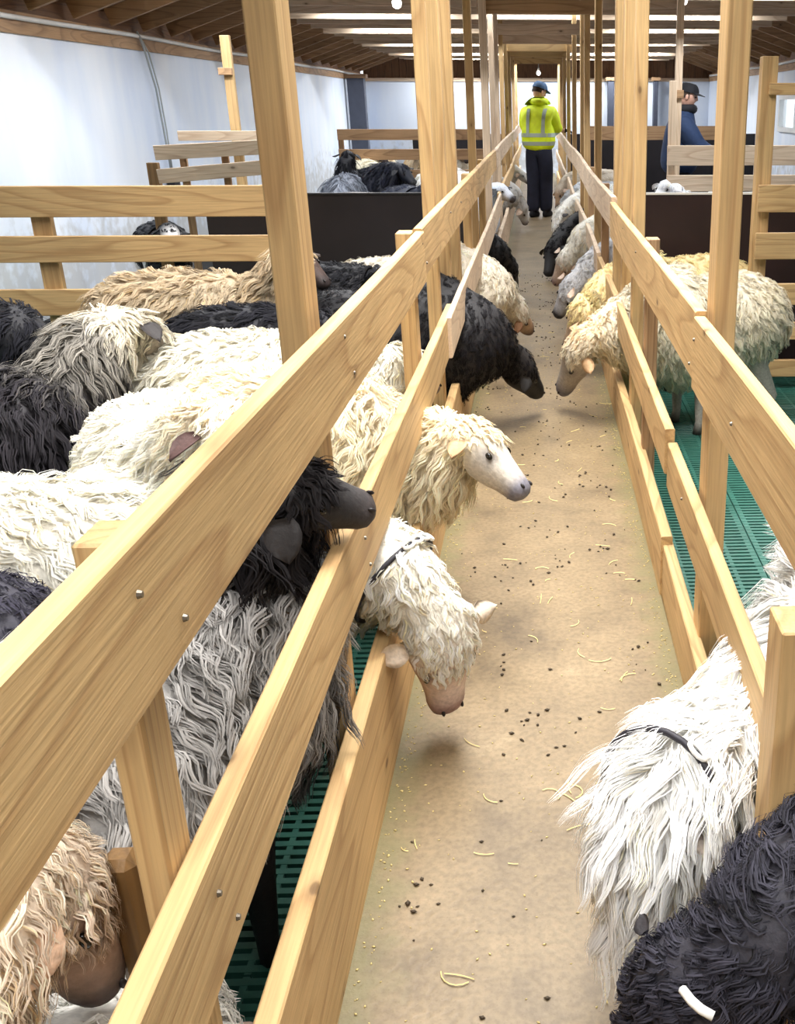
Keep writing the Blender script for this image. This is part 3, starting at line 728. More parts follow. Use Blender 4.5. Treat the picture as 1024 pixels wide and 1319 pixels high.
    bil = lambda A: (A[ri, pi]*(1-s_)+A[ri+1, pi]*s_)*(1-t_)+(A[ri, pj]*(1-s_)+A[ri+1, pj]*s_)*t_
    P0 = bil(V); Nn = bil(Vn); Nn /= np.linalg.norm(Nn, axis=1)[:, None]
    uu = um[ri, pi]
    back = -nrm(ax)
    Tt = np.array([r[1] for r in rings])  # side
    ringT = np.gradient(cc_[:, 0], axis=0); ringT /= np.linalg.norm(ringT, axis=1)[:, None]+1e-9
    flow = -ringT[ri]
    ishead = (uu > 1.0)[:, None]
    # fringe on the forehead falls towards the nose
    fore = ishead & (((Nn@hu) > .15)[:, None])
    flow = np.where(fore, md[None]*1.0, flow)
    def noise3(P, f, ph):
        x, y, z = P[:, 0]*f, P[:, 1]*f, P[:, 2]*f
        return np.stack([np.sin(x*1.3+y*2.1+ph)+np.sin(z*2.7-y+ph*2), np.sin(y*1.7-z*2.3+ph*3)+np.sin(x*2.9+ph), np.sin(z*1.9+x*2.2+ph*.5)+np.sin(y*3.1+ph*4)], 1)*.5
    down = np.array([0, 0, -1.])
    if flowdir is not None: flow = np.where(ishead | ((uu > .8)[:, None]), np.array(flowdir)[None], flow)
    g = down[None]*(1.0)+flow*.45+noise3(P0, 9, seed)*.38+noise3(P0, 23, seed+2)*.32
    g = g-Nn*(g*Nn).sum(1)[:, None]*.9
    g /= np.linalg.norm(g, axis=1)[:, None]+1e-9
    # clumps
    ncl = max(30, n//int(cn))
    seeds = rs.choice(n, ncl, replace=False)
    cid = np.zeros(n, int); 
    for st in range(0, n, 2000):
        d = ((P0[st:st+2000, None]-P0[None, seeds])**2).sum(2); cid[st:st+2000] = seeds[d.argmin(1)]
    cr = rs.rand(n); crs = cr[cid]
    Lk = length*(.65+.7*crs)*(.75+.5*rs.rand(n))
    Lk = np.where(uu > 1.0, Lk*.62*fringe, Lk)
    Kp = seg+1
    pts = np.zeros((n, Kp, 3)); pts[:, 0] = P0-Nn*.004
    lift = (.65+.5*rs.rand(n, 1))*fluff
    d = Nn*lift+g*.6
    ph = crs*17+rs.rand(n)*.7; side_ = np.cross(g, Nn)
    fr_ = 5.5+3*crs
    for k in range(1, Kp):
        q = k/(Kp-1)
        dd = d*(1-q)+(g*.95+down*.25+Nn*.10*fluff)*q
        dd += side_*(np.sin(ph+q*fr_)*.62*curl)[:, None]+Nn*(np.cos(ph+q*fr_)*.35*curl)[:, None]
        dd += rs.randn(n, 3)*.05
        dd /= np.linalg.norm(dd, axis=1)[:, None]
        pts[:, k] = pts[:, k-1]+dd*(Lk/(Kp-1))[:, None]
    # pull to clump tips
    for k in range(1, Kp):
        q = k/(Kp-1)
        tgt = pts[cid, k]
        pts[:, k] += (tgt-pts[:, k])*(.70*q)
    # stay above what lies beneath: nothing below the floor
    pts[..., 2] = np.maximum(pts[..., 2], -.09)
    wd_ = width*(.6+.8*rs.rand(n))
    wv = np.cross(np.gradient(pts, axis=1), Nn[:, None]); wv /= np.linalg.norm(wv, axis=2)[..., None]+1e-9
    wv += rs.randn(n, 1, 3)*.22; wv /= np.linalg.norm(wv, axis=2)[..., None]
    prof = np.interp(np.linspace(0, 1, Kp), [0, .2, .45, .7, .9, 1], [.8, 1, .9, .65, .38, .12])
    Lf = pts+wv*(wd_[:, None]*prof[None])[..., None]; Rt = pts-wv*(wd_[:, None]*prof[None])[..., None]
    VV = np.stack([Lf, Rt], 2).reshape(-1, 3)
    b_ = (np.arange(n)*Kp*2)[:, None]+(np.arange(Kp-1)*2)[None]
    FF = np.stack([b_, b_+1, b_+3, b_+2], 2).reshape(-1, 4)
    col = colour(P0, uu, rs.randn(n)*.5)
    col = col*(1+(crs-.5)*varc*3.2+rs.randn(n)*varc)[:, None]
    # a few yellowish/dirty locks
    dirt = (rs.rand(n) < yellow)[:, None]*np.array([.96, .88, .70]); dirt[dirt.sum(1) == 0] = 1
    col = np.clip(col*dirt, .002, .92)
    cv = np.repeat(col, Kp*2, axis=0)
    Nr = np.repeat(Nn, Kp-1, axis=0)
    gn = np.cross(VV[FF[:, 1]]-VV[FF[:, 0]], VV[FF[:, 3]]-VV[FF[:, 0]])
    bad = (gn*Nr).sum(1) < 0; FF[bad] = FF[bad][:, ::-1]
    gn[bad] *= -1; gn /= np.linalg.norm(gn, axis=1)[:, None]+1e-12
    fm = pymesh('fleece', VV, FF, False, cv)
    vn = np.repeat(Nn, Kp*2, axis=0)*.8
    gq = gn.reshape(n, Kp-1, 3); gv = np.concatenate([gq[:, :1], (gq[:, 1:]+gq[:, :-1])*.5, gq[:, -1:]], 1)
    vn += np.repeat(gv, 2, axis=1).reshape(-1, 3)*.55
    sd2 = np.tile(np.array([1, -1.]), n*Kp)[:, None]*np.repeat(wv.reshape(-1, 3), 2, axis=0)*.35
    vn += sd2; vn /= np.linalg.norm(vn, axis=1)[:, None]
    fm.shade_smooth(); fm.normals_split_custom_set_from_vertices(vn)
    fo = link('fleece', fm, M['wool'], root); fo['kind'] = 'stuff'
    if collar is not None:
        q = collar.get('at', .55); c = neck*(1-q)+poll*q; r_ = collar.get('r', .125)
        u1 = nrm(np.cross(nd, [0, 0, 1])); u2 = np.cross(nd, u1)
        pp_ = [tuple(c+(u1*math.cos(a)+u2*math.sin(a))*r_) for a in np.linspace(0, 2*math.pi, 25)]
        co = tube('collar', pp_, .006, M['strap'], root, 6); co['label'] = 'dark neck collar'
        for a in collar['tag']:
            ce_ = c+(u1*math.cos(a)+u2*math.sin(a))*(r_+.006)
            ta = -u1*math.sin(a)+u2*math.cos(a)
            tube('collar_link', [ce_+ta*.017*math.cos(b_)+nd*.009*math.sin(b_) for b_ in np.linspace(0, 2*math.pi, 13)], .0045, M['tagwhite'], co, 6)
    return root

CREAM, WHITE, BLACK, GREY, TAN = (232, 222, 200), (246, 241, 228), (34, 32, 36), (150, 146, 142), (186, 156, 118)
# left pen, near
sheep('large silver-grey sheep with a black head resting over the middle rail in the left foreground', (-.80, 1.13, .44), (-.64, 1.64, .47), (-.55, 1.70, .70), (-.47, 1.62, .86), (-.300, 1.70, .785),
      (168, 165, 162), (34, 31, 32), (60, 54, 54), 24000, .10, .0019, 1.15, 11, ear=(40, 36, 36), headcol=(36, 33, 35), hcu=.89, accents=[((-.62, 1.15, .15), .22, (86, 84, 86), .7), ((-.42, 1.66, .35), .16, (70, 66, 66), .8)], varc=.16, seg=8, headwool=1.15, neckfat=1.45, fat=1.05, cn=14, yellow=0, fringe=.8)
sheep('cream-brown sheep with a pink ear in the bottom left corner behind the rails', (-1.15, .15, .44), (-.82, .44, .46), (-.65, .75, .63), (-.550, .88, .725), (-.505, .92, .50),
      (226, 210, 190), (168, 138, 118), (84, 70, 66), 24000, .055, .0009, 1.2, 12, ear=(236, 200, 170), varc=.18, seg=6, earscale=1.0, headwool=1.6, fringe=1.0, neckfat=1.4, up=(.6, .15, .5), accents=[((-.44, .86, .60), .10, (150, 118, 96), .8)])
sheep('white curly sheep back just visible at the bottom left picture edge', (-.92, .46, .30), (-.57, .80, .31), (-.54, 1.02, .26), (-.55, 1.12, .17), (-.55, 1.20, .0),
      (230, 228, 222), None, (90, 80, 80), 9000, .07, .0017, 1.6, 13, yellow=0)
sheep('dark curly charcoal sheep behind the short post at the left edge', (-1.01, 1.74, .45), (-1.70, 1.60, .46), (-1.95, 1.5, .62), (-2.1, 1.45, .75), (-2.3, 1.45, .62),
      (52, 50, 62), None, (40, 36, 36), 9000, .05, .002, 2.0, 14, ear=(50, 46, 50), varc=.3, yellow=0)
sheep('white woolly sheep standing crosswise behind the top rail at the left edge', (-.98, 2.16, .46), (-1.75, 2.08, .46), (-1.95, 1.96, .60), (-2.1, 1.95, .72), (-2.3, 1.95, .60),
      (238, 234, 222), None, (120, 105, 100), 14000, .075, .002, 1.1, 15)
sheep('white sheep whose brown ear shows just above the left top rail', (-1.17, 2.98, .46), (-.96, 2.50, .50), (-.84, 2.36, .66), (-.69, 2.20, .79), (-.57, 2.02, .63),
      (240, 236, 224), (206, 190, 176), (120, 100, 96), 15000, .075, .002, 1.2, 16, ear=(84, 58, 54), accents=[((-.72, 2.3, .85), .2, (232, 206, 162), .6)], earscale=.9, headwool=1.2)
sheep('white sheep with head lowered and dark collar nearest on the left of the alley', (-1.15, 2.42, .42), (-.64, 2.28, .42), (-.38, 2.16, .45), (-.245, 2.08, .36), (-.240, 2.145, .07),
      WHITE, (220, 200, 190), (150, 120, 118), 19000, .055, .0018, 1.2, 17, ear=(226, 210, 190), collar=dict(at=.22, r=.122, tag=(4.1, 4.35, 4.6, 4.85)), headwool=1.15, fringe=1.0, up=(.5, -.75, .2), neckfat=1.2, earscale=.7, seg=5)
sheep('cream sheep gazing right with raised grey muzzle over the alley', (-1.08, 3.28, .45), (-.64, 2.98, .46), (-.36, 2.90, .46), (-.215, 2.80, .58), (-.045, 2.69, .435),
      (236, 225, 200), (200, 192, 180), (124, 122, 132), 20000, .085, .0018, 1.0, 18, ear=(186, 150, 112), headwool=.85, fringe=.75, accents=[((-.2, 2.8, .68), .14, (232, 208, 166), .6)], up=(.1, .1, 1), neckfat=1.55, seg=5, earscale=.8)
sheep('broad white-backed sheep in the middle of the near left pen', (-1.38, 3.55, .46), (-.86, 3.68, .47), (-.62, 3.66, .52), (-.52, 3.72, .60), (-.40, 3.82, .44),
      (232, 228, 214), None, (120, 105, 100), 13000, .075, .0022, 1.0, 19, fat=1.08)
sheep('dark brown-black sheep with pale grey neck looking away at the left edge', (-1.80, 2.62, .47), (-1.56, 3.14, .50), (-1.48, 3.32, .68), (-1.40, 3.44, .78), (-1.28, 3.62, .66),
      (40, 37, 42), (150, 140, 128), (90, 86, 84), 15000, .11, .0022, .7, 20, ear=(40, 34, 34), headcol=(214, 206, 188), hcu=.93,
      accents=[((-1.50, 3.24, .78), .20, (150, 145, 136), .85), ((-1.44, 2.98, .30), .16, (170, 154, 130), .7)], varc=.25, seg=5, fluff=.8, headwool=1.8, fringe=.8, yellow=0)
sheep('black sheep back behind the grey-necked sheep at the left edge', (-2.9, 4.5, .45), (-2.3, 4.45, .46), (-2.15, 4.40, .40), (-2.1, 4.35, .30), (-2.05, 4.30, .08),
      (26, 26, 34), None, (30, 28, 30), 6000, .08, .0028, .6, 21, ear=(30, 28, 30), varc=.25, yellow=0)
sheep('long tan-brown sheep standing under the cross fence in the left pen', (-2.05, 4.95, .49), (-1.42, 4.98, .50), (-1.24, 4.94, .66), (-1.14, 4.88, .82), (-.98, 4.80, .68),
      (198, 180, 152), (70, 50, 42), (50, 40, 40), 12000, .085, .0024, .8, 22, ear=(60, 44, 36), varc=.18)
sheep('black sheep with a smooth rounded rump in the middle of the left pen', (-1.52, 4.32, .46), (-1.0, 4.38, .46), (-.82, 4.42, .42), (-.72, 4.46, .30), (-.66, 4.5, .10),
      (22, 22, 30), None, (30, 28, 30), 10000, .065, .0024, .6, 23, ear=(30, 28, 30), varc=.25, fat=.93, yellow=0)
sheep('black sheep standing beside the black panel in the left pen', (-1.3, 5.42, .46), (-.88, 5.36, .48), (-.74, 5.33, .60), (-.66, 5.32, .68), (-.58, 5.26, .50),
      (20, 20, 26), None, (26, 24, 26), 7000, .06, .0028, .8, 24, ear=(26, 24, 26), varc=.25, yellow=0)
sheep('black sheep stretching its lowered head far into the alley', (-1.1, 5.00, .42), (-.60, 4.70, .42), (-.32, 4.62, .43), (-.13, 4.74, .34), (-.005, 4.93, .12),
      (22, 20, 24), (18, 17, 18), (24, 22, 22), 19000, .045, .0014, 1.6, 25, ear=(24, 22, 22), varc=.28, headwool=1.3, neckfat=2.25, yellow=0, earscale=.8)
sheep('white sheep with a tan face bent down behind the black sheep in the alley', (-1.15, 5.98, .42), (-.62, 6.00, .42), (-.34, 6.0, .43), (-.18, 6.15, .34), (-.06, 6.45, .12),
      (236, 228, 212), (196, 166, 138), (120, 96, 86), 12000, .05, .002, 1.3, 26, ear=(150, 112, 84), varc=.12, neckfat=2.1, headwool=1.2, earscale=.8)
sheep('small black sheep head bent under the rail behind the tan-faced sheep', (-1.1, 8.25, .42), (-.62, 8.1, .42), (-.38, 8.05, .38), (-.26, 8.15, .30), (-.20, 8.4, .08),
      (20, 18, 20), None, (24, 22, 22), 4500, .04, .0028, 1.0, 27, ear=(24, 22, 22), neckfat=1.5, yellow=0)
sheep('white sheep with a black ear and bluish marked neck resting on the left rail', (-.95, 10.2, .46), (-.60, 9.95, .48), (-.48, 9.8, .62), (-.38, 9.7, .76), (-.22, 9.60, .66),
      (208, 218, 232), (206, 210, 218), (60, 52, 52), 2600, .03, .004, .6, 28, ear=(24, 22, 24), fluff=.6, earscale=1.3, accents=[((-.42, 9.75, .6), .12, (160, 190, 226), .7)], neckfat=1.4)
sheep('grey sheep with lowered head beside the legs of the man in the yellow jacket', (-1.0, 13.2, .42), (-.56, 13.0, .42), (-.34, 12.9, .42), (-.22, 12.9, .34), (-.16, 13.0, .08),
      (190, 188, 184), None, (120, 110, 108), 1800, .04, .005, .6, 29, neckfat=1.5)
sheep('white sheep head at the rail far back on the left, near the yellow jacket', (-1.0, 15.6, .42), (-.56, 15.5, .46), (-.38, 15.45, .55), (-.28, 15.4, .56), (-.14, 15.35, .42),
      (220, 218, 212), None, (130, 120, 118), 1500, .035, .005, .6, 30)
sheep('white sheep with a dark head behind the left posts in the far pen', (-1.15, 11.2, .62), (-.80, 10.6, .66), (-.68, 10.45, .74), (-.62, 10.35, .80), (-.58, 10.15, .68),
      (238, 236, 232), (60, 56, 56), (50, 44, 44), 2500, .05, .005, .6, 31, ear=(24, 22, 24), fat=1.05)
# left back pens seen above the black panel
sheep('silver-grey sheep with a black poll turned away above the black panel', (-2.02, 10.9, .50), (-2.02, 11.35, .58), (-2.04, 11.45, .80), (-2.03, 11.45, .97), (-2.0, 11.68, .86),
      (140, 145, 156), (30, 30, 34), (40, 38, 40), 6000, .13, .0035, .4, 32, ear=(22, 22, 26), headcol=(24, 24, 30), varc=.28, fluff=.6, yellow=0, fat=1.05)
sheep('black sheep beside the silver-grey one above the black panel', (-2.0, 11.9, .56), (-1.62, 11.3, .60), (-1.52, 11.15, .76), (-1.42, 11.05, .86), (-1.26, 10.95, .70),
      (24, 26, 38), None, (30, 28, 30), 4500, .06, .004, .7, 33, ear=(24, 24, 30), varc=.3, yellow=0, fat=1.1, neckfat=1.7)
sheep('smaller black sheep with bowed head above the right end of the black panel', (-1.45, 10.4, .50), (-1.15, 10.0, .54), (-1.05, 9.9, .66), (-1.0, 9.82, .70), (-.92, 9.70, .54),
      (34, 38, 52), None, (34, 32, 36), 3000, .05, .004, .6, 34, ear=(30, 30, 36), varc=.3, yellow=0)
sheep('dusty dark grey sheep back along the top edge of the black panel', (-1.75, 8.35, .60), (-1.10, 8.35, .60), (-.92, 8.4, .60), (-.84, 8.42, .62), (-.76, 8.45, .48),
      (112, 104, 100), (60, 58, 60), (50, 46, 46), 4000, .03, .004, .8, 35, varc=.15, ear=(40, 38, 42), yellow=0)
sheep('cream sheep half hidden between the silver-grey and the black sheep', (-2.15, 13.0, .62), (-1.95, 12.45, .66), (-1.88, 12.3, .74), (-1.84, 12.2, .80), (-1.78, 12.05, .66),
      (236, 228, 204), None, (130, 115, 110), 2200, .05, .005, .6, 36)
for i, (x, y, w_) in enumerate(((-2.15, 14.2, (236, 220, 190)), (-1.60, 14.1, (226, 206, 176)), (-1.12, 14.3, (240, 234, 220)))):
    sheep(('cream sheep seen through the slats of the pen fence, leftmost of the three', 'light tan sheep seen through the slats of the pen fence, middle of the three', 'white sheep seen through the slats of the pen fence, rightmost of the three')[i],
          (x, y+.5, .66), (x+.05, y, .68), (x+.08, y-.15, .80), (x+.1, y-.22, .88), (x+.2, y-.36, .78), w_, (120, 96, 76), (60, 50, 50), 1200, .05, .006, .6, 40+i, group='sheep behind the slatted pen fence')
sheep('black-and-white-faced sheep peering between the two left cross rails', (-3.1, 8.6, .38), (-2.88, 8.2, .40), (-2.80, 8.0, .50), (-2.74, 7.88, .60), (-2.66, 7.70, .46),
      (26, 26, 30), (236, 232, 228), (200, 190, 186), 2500, .04, .005, .7, 44, ear=(24, 24, 26), headwool=.9, yellow=0)
# right side of the alley
sheep('white shaggy sheep with dark collar bowing into the alley in the right foreground', (1.15, 2.20, .43), (.68, 1.88, .44), (.40, 1.60, .36), (.165, 1.33, .42), (.12, 1.29, .19),
      (252, 250, 244), (240, 232, 224), (140, 120, 120), 30000, .14, .0014, .65, 50, ear=(236, 220, 206), collar=dict(at=.95, r=.112, tag=(3.6, 4.2)), headwool=2.6, fringe=1.3, seg=6, neckfat=1.15, varc=.05, up=(-.6, -.75, .2), cn=22, flowdir=(-.7, -.9, -.1), yellow=.05, fluff=.8, earscale=.7)
dark_one = sheep('charcoal curly sheep with a white ear tag in the bottom right corner', (1.10, 1.22, .42), (.62, 1.14, .42), (.36, 1.06, .42), (.20, 1.02, .36), (.10, 1.12, .10),
      (50, 49, 58), (40, 38, 42), (36, 32, 34), 19000, .085, .0013, 2.4, 51, ear=(50, 48, 52), varc=.35, seg=6, headwool=2.0, eartag=-1, neckfat=1.45, up=(-.6, -.6, .3), yellow=0, earscale=.35)
tube('ear_tag', [(.158, .925, .452), (.166, .905, .455), (.176, .895, .452), (.190, .888, .448)], .006, M['tagwhite'], dark_one, 8)['label'] = 'white ear tag'
sheep('white round-backed sheep on green slats with grey muzzle lowered in the alley', (1.14, 5.18, .43), (.68, 5.0, .43), (.38, 4.84, .44), (.205, 4.78, .43), (.08, 5.0, .10),
      (226, 217, 196), (176, 168, 158), (104, 102, 112), 24000, .06, .0017, 1.3, 52, ear=(196, 160, 120), accents=[((.2, 4.85, .5), .16, (236, 202, 154), .8)], varc=.12, neckfat=1.6, fat=1.12, up=(-.6, -.6, .6), headwool=.95, earscale=.8)
sheep('yellowish-white sheep pressed behind the grey-muzzled sheep in the alley', (1.15, 6.0, .43), (.64, 5.86, .43), (.38, 5.72, .45), (.25, 5.62, .44), (.14, 5.86, .12),
      (240, 220, 168), (200, 180, 160), (110, 96, 96), 11000, .055, .002, 1.3, 53, varc=.10, neckfat=1.6, earscale=.8)
sheep('pale grey sheep with a dark nose feeding at the right rail', (1.1, 7.1, .42), (.64, 6.95, .42), (.38, 6.88, .42), (.22, 6.80, .36), (.09, 6.88, .12),
      (206, 208, 212), (170, 170, 174), (34, 32, 36), 9000, .05, .0022, 1.4, 54, varc=.12, neckfat=1.6, headwool=1.2, earscale=.8)
sheep('cream sheep with a pinkish face feeding at the right rail behind the pale grey one', (1.1, 8.5, .42), (.64, 8.3, .42), (.38, 8.2, .44), (.22, 8.12, .36), (.10, 8.2, .12),
      (230, 226, 214), (204, 180, 160), (140, 116, 110), 8000, .045, .0024, 1.2, 55, varc=.10, neckfat=1.8, earscale=.8)
sheep('slim black sheep with head stretched down between two pale sheep on the right', (1.0, 9.9, .42), (.62, 9.75, .42), (.34, 9.55, .40), (.13, 9.30, .30), (.05, 9.15, .05),
      (20, 19, 22), None, (22, 20, 22), 4000, .05, .004, .8, 56, ear=(20, 20, 22), varc=.3, neckfat=1.3, yellow=0)
sheep('white shaggy sheep with dark ear tips turned to the viewer in front of the man', (1.0, 11.1, .46), (.58, 10.7, .46), (.36, 10.5, .48), (.20, 10.4, .46), (.14, 10.28, .22),
      (232, 230, 222), (220, 214, 206), (190, 180, 176), 4500, .07, .004, .7, 57, ear=(50, 46, 46), headwool=1.8, varc=.14, neckfat=1.5, earscale=.8)
sheep('light brown sheep feeding at the right rail beside the man in yellow', (1.0, 13.9, .46), (.58, 13.8, .46), (.40, 13.7, .50), (.27, 13.6, .46), (.22, 13.5, .22),
      (196, 184, 166), (170, 140, 110), (100, 84, 78), 1800, .04, .005, .6, 58, neckfat=1.5)
sheep('greyish sheep between the brown sheep and the shaggy white one on the right', (1.0, 12.5, .40), (.58, 12.4, .40), (.38, 12.3, .38), (.26, 12.2, .30), (.2, 12.1, .06),
      (176, 180, 184), None, (100, 84, 78), 1800, .04, .005, .6, 59, neckfat=1.5)
# back right pen
sheep('fluffy white sheep with raised head above the brown partition panel', (1.10, 8.0, .55), (1.0, 7.65, .62), (.96, 7.55, .80), (.92, 7.50, .93), (.80, 7.40, .83),
      (240, 244, 250), None, (190, 190, 196), 4500, .05, .004, 1.0, 60, ear=(236, 236, 240), headwool=1.4, neckfat=1.4)
sheep('white sheep back along the top edge of the brown partition panel', (1.95, 7.05, .67), (1.32, 7.0, .67), (1.18, 6.95, .66), (1.08, 6.92, .66), (.94, 6.9, .56),
      (244, 246, 250), None, (180, 180, 186), 4500, .03, .004, .8, 61)
sheep('dark sheep with a white patch behind the pale fence on the right', (2.3, 9.3, .60), (1.75, 9.1, .62), (1.6, 9.0, .72), (1.5, 8.95, .78), (1.4, 8.85, .66),
      (30, 26, 28), (220, 216, 212), (120, 110, 110), 1500, .05, .006, .6, 62, ear=(26, 24, 26), accents=[((1.9, 9.0, .8), .12, (230, 226, 220), 1)])

# ------------------------------------------------------------------ people
def skin_body(name, J, E_, R_, mat, parent, sub=2, root_i=0):
    me = bpy.data.meshes.new(name); me.from_pydata([tuple(j) for j in J], E_, [])
    o = bpy.data.objects.new(name, me); COL.objects.link(o)
    m = o.modifiers.new('Skin', 'SKIN'); m.use_smooth_shade = True; m.branch_smoothing = .6
    sv = me.skin_vertices[0].data
    for i, r in enumerate(R_):
        sv[i].radius = (r, r) if not isinstance(r, tuple) else r
        sv[i].use_root = (i == root_i)
    s = o.modifiers.new('Sub', 'SUBSURF'); s.levels = sub; s.render_levels = sub
    dg = bpy.context.evaluated_depsgraph_get(); dg.update()
    em = bpy.data.meshes.new_from_object(o.evaluated_get(dg)); em.name = name
    bpy.data.objects.remove(o)
    em.materials.clear(); em.shade_smooth()
    return link(name, em, mat, parent)
def fabric(name, c, k=.15, s=14):
    return plain(name, lin(*c), .8, 0, k, s, .5)
M['hivis'] = fabric('hi_vis_fabric', (224, 244, 30), .10)
M['hivis'].node_tree.nodes['Principled BSDF'].inputs['Roughness'].default_value = .6
M['reflect'] = plain('reflective_tape', lin(170, 182, 170), .35, .2)
M['navy'] = fabric('navy_trousers', (24, 28, 48)); M['coat'] = fabric('dark_blue_coat', (30, 50, 84)); M['capb'] = fabric('blue_cap', (72, 100, 134))
M['blackcloth'] = fabric('black_cloth', (18, 18, 24)); M['face'] = plain('face_skin', lin(216, 168, 146), .55, 0, .05)
M['brownhair'] = plain('brown_hair', lin(60, 44, 34), .8, 0, .3, 90); M['bluebag'] = fabric('blue_cloth', (70, 110, 170))
def head_mesh(name, c, fwd, mat, parent, h=.235):
    """ovoid head with brow, nose, chin and lips shaped on one sphere"""
    bm = bmesh.new(); bmesh.ops.create_uvsphere(bm, u_segments=28, v_segments=20, radius=1)
    f = Vector(fwd).normalized(); up = Vector((0, 0, 1)); s = f.cross(up).normalized(); up = s.cross(f)
    for v in bm.verts:
        x, y, z = v.co   # y = forward
        w = .076*(1-.18*max(0, -z)); d = .095; hh = h/2
        if z < -.2: y *= 1-.10*(-z); 
        nx, ny, nz = x*w, y*d, z*hh
        if y > .6:
            ny += .020*math.exp(-(x/.16)**2-((z+.12)/.16)**2)      # nose
            ny += .007*math.exp(-(x/.5)**2-((z-.22)/.08)**2)        # brow
            ny -= .009*(math.exp(-((abs(x)-.36)/.15)**2-((z-.02)/.09)**2))  # eye sockets
            ny += .005*math.exp(-(x/.22)**2-((z+.42)/.05)**2)       # lips
            ny += .010*math.exp(-(x/.3)**2-((z+.72)/.12)**2)        # chin
        v.co = Vector(c)+s*nx+f*ny+up*nz
    return bm, f, s, up
def person(label, base, fwd, headf, hgt, jacket, trouser, cap, arm_r, arm_l, scarf=None, vest=False, foot_gap=.10, step=0.0, lean=0.0):
    root = empty('person', base); tag(root, label, 'person')
    B = Vector(base); f = Vector(fwd).normalized(); s = f.cross(Vector((0, 0, 1))).normalized(); k = hgt/1.78
    def p(side, fw, z): return B+s*side*k+f*(fw+lean*max(0, z-.9))*k+Vector((0, 0, z*k))
    # body: one skinned figure
    J = [p(0, 0, .97), p(0, 0, 1.15), p(0, 0, 1.40), p(0, .01, 1.50), p(0, .02, 1.58)]
    R_ = [.10, .10, .11, .065, .062]; E_ = [(0, 1), (1, 2), (2, 3), (3, 4)]
    hands = []
    for sd, arm in ((1, arm_r), (-1, arm_l)):
        i = len(J); sh = p(sd*.18, 0, 1.42); el, wr, ha = [Vector(a) for a in arm]
        J += [sh, el, wr, ha]; R_ += [.06, .042, .030, .030]; E_ += [(2, i), (i, i+1), (i+1, i+2), (i+2, i+3)]
        hd = (ha-wr).normalized(); hs_ = hd.cross(Vector((0, 0, 1))); hs_ = hs_.normalized() if hs_.length > .01 else s; hands.append((ha, hd, hs_, sd))
        i = len(J); J += [p(sd*.085, 0, .86), p(sd*(foot_gap), .03+step*sd*.5, .50), p(sd*foot_gap, -.01+step*sd, .10), p(sd*foot_gap, .14+step*sd, .04)]
        R_ += [.07, .058, .045, .04]; E_ += [(0, i), (i, i+1), (i+1, i+2), (i+2, i+3)]
    skin_body('body', J, E_, R_, M['face'], root)
    # gloves with fingers
    for (ha, hd, hs_, sd) in hands:
        upn = hs_.cross(hd).normalized(); JJ = [ha-hd*.02, ha+hd*.05]; RR = [.026, .034]; EE = [(0, 1)]
        for q in range(4):
            b_ = ha+hd*.06+hs_*(q-1.5)*.021; i = len(JJ)
            ln = (.062, .072, .068, .052)[q]
            JJ += [b_, b_+hd*ln*.5-upn*.008, b_+hd*ln*.75-upn*(.03+.003*q)]; RR += [.0105, .0095, .008]; EE += [(1, i), (i, i+1), (i+1, i+2)]
        i = len(JJ); th = ha+hd*.015-hs_*sd*.03; JJ += [th, th+hd*.03-hs_*sd*.02, th+hd*.05-hs_*sd*.018-upn*.015]; RR += [.013, .011, .009]; EE += [(0, i), (i, i+1), (i+1, i+2)]
        skin_body('glove', JJ, EE, RR, M['blackcloth'], root, 1)
    # trousers
    JT = [p(0, 0, .97), p(0, 0, 1.10)]; RT = [.18, .18]; ET = [(0, 1)]
    for sd in (1, -1):
        i = len(JT); JT += [p(sd*.09, 0, .85), p(sd*foot_gap, .03+step*sd*.5, .50), p(sd*foot_gap, -.01+step*sd, .05)]
        RT += [.132, .106, .096]; ET += [(0, i), (i, i+1), (i+1, i+2)]
    skin_body('trousers', JT, ET, RT, trouser, root)
    for sd in (1, -1):
        q = p(sd*foot_gap, .05+step*sd, 0); bm = bmesh.new(); bmesh.ops.create_uvsphere(bm, u_segments=14, v_segments=10, radius=1)
        for v in bm.verts:
            x, y, z = v.co; z = max(z, -.55)
            v.co = q+s*x*.052+f*(y*.15)+Vector((0, 0, (z+.55)*.075*(1-.35*max(0, y))))
        link('boot', bm_mesh('boot', bm, True), M['blackcloth'], root)
    # jacket
    JJ = [p(0, 0, .84), p(0, 0, 1.10), p(0, 0, 1.33), p(0, .0, 1.47), p(0, .01, 1.58)]; RR = [(.29, .25), (.29, .24), (.275, .21), (.17, .16), .09]; EE = [(0, 1), (1, 2), (2, 3), (3, 4)]
    for sd, arm in ((1, arm_r), (-1, arm_l)):
        i = len(JJ); el, wr, ha = [Vector(a) for a in arm]
        JJ += [p(sd*.19, 0, 1.41), el, wr]; RR += [.125, .10, .07]; EE += [(2, i), (i, i+1), (i+1, i+2)]
    jk = skin_body('jacket', JJ, EE, [(r if isinstance(r, tuple) else r) for r in RR], jacket, root)
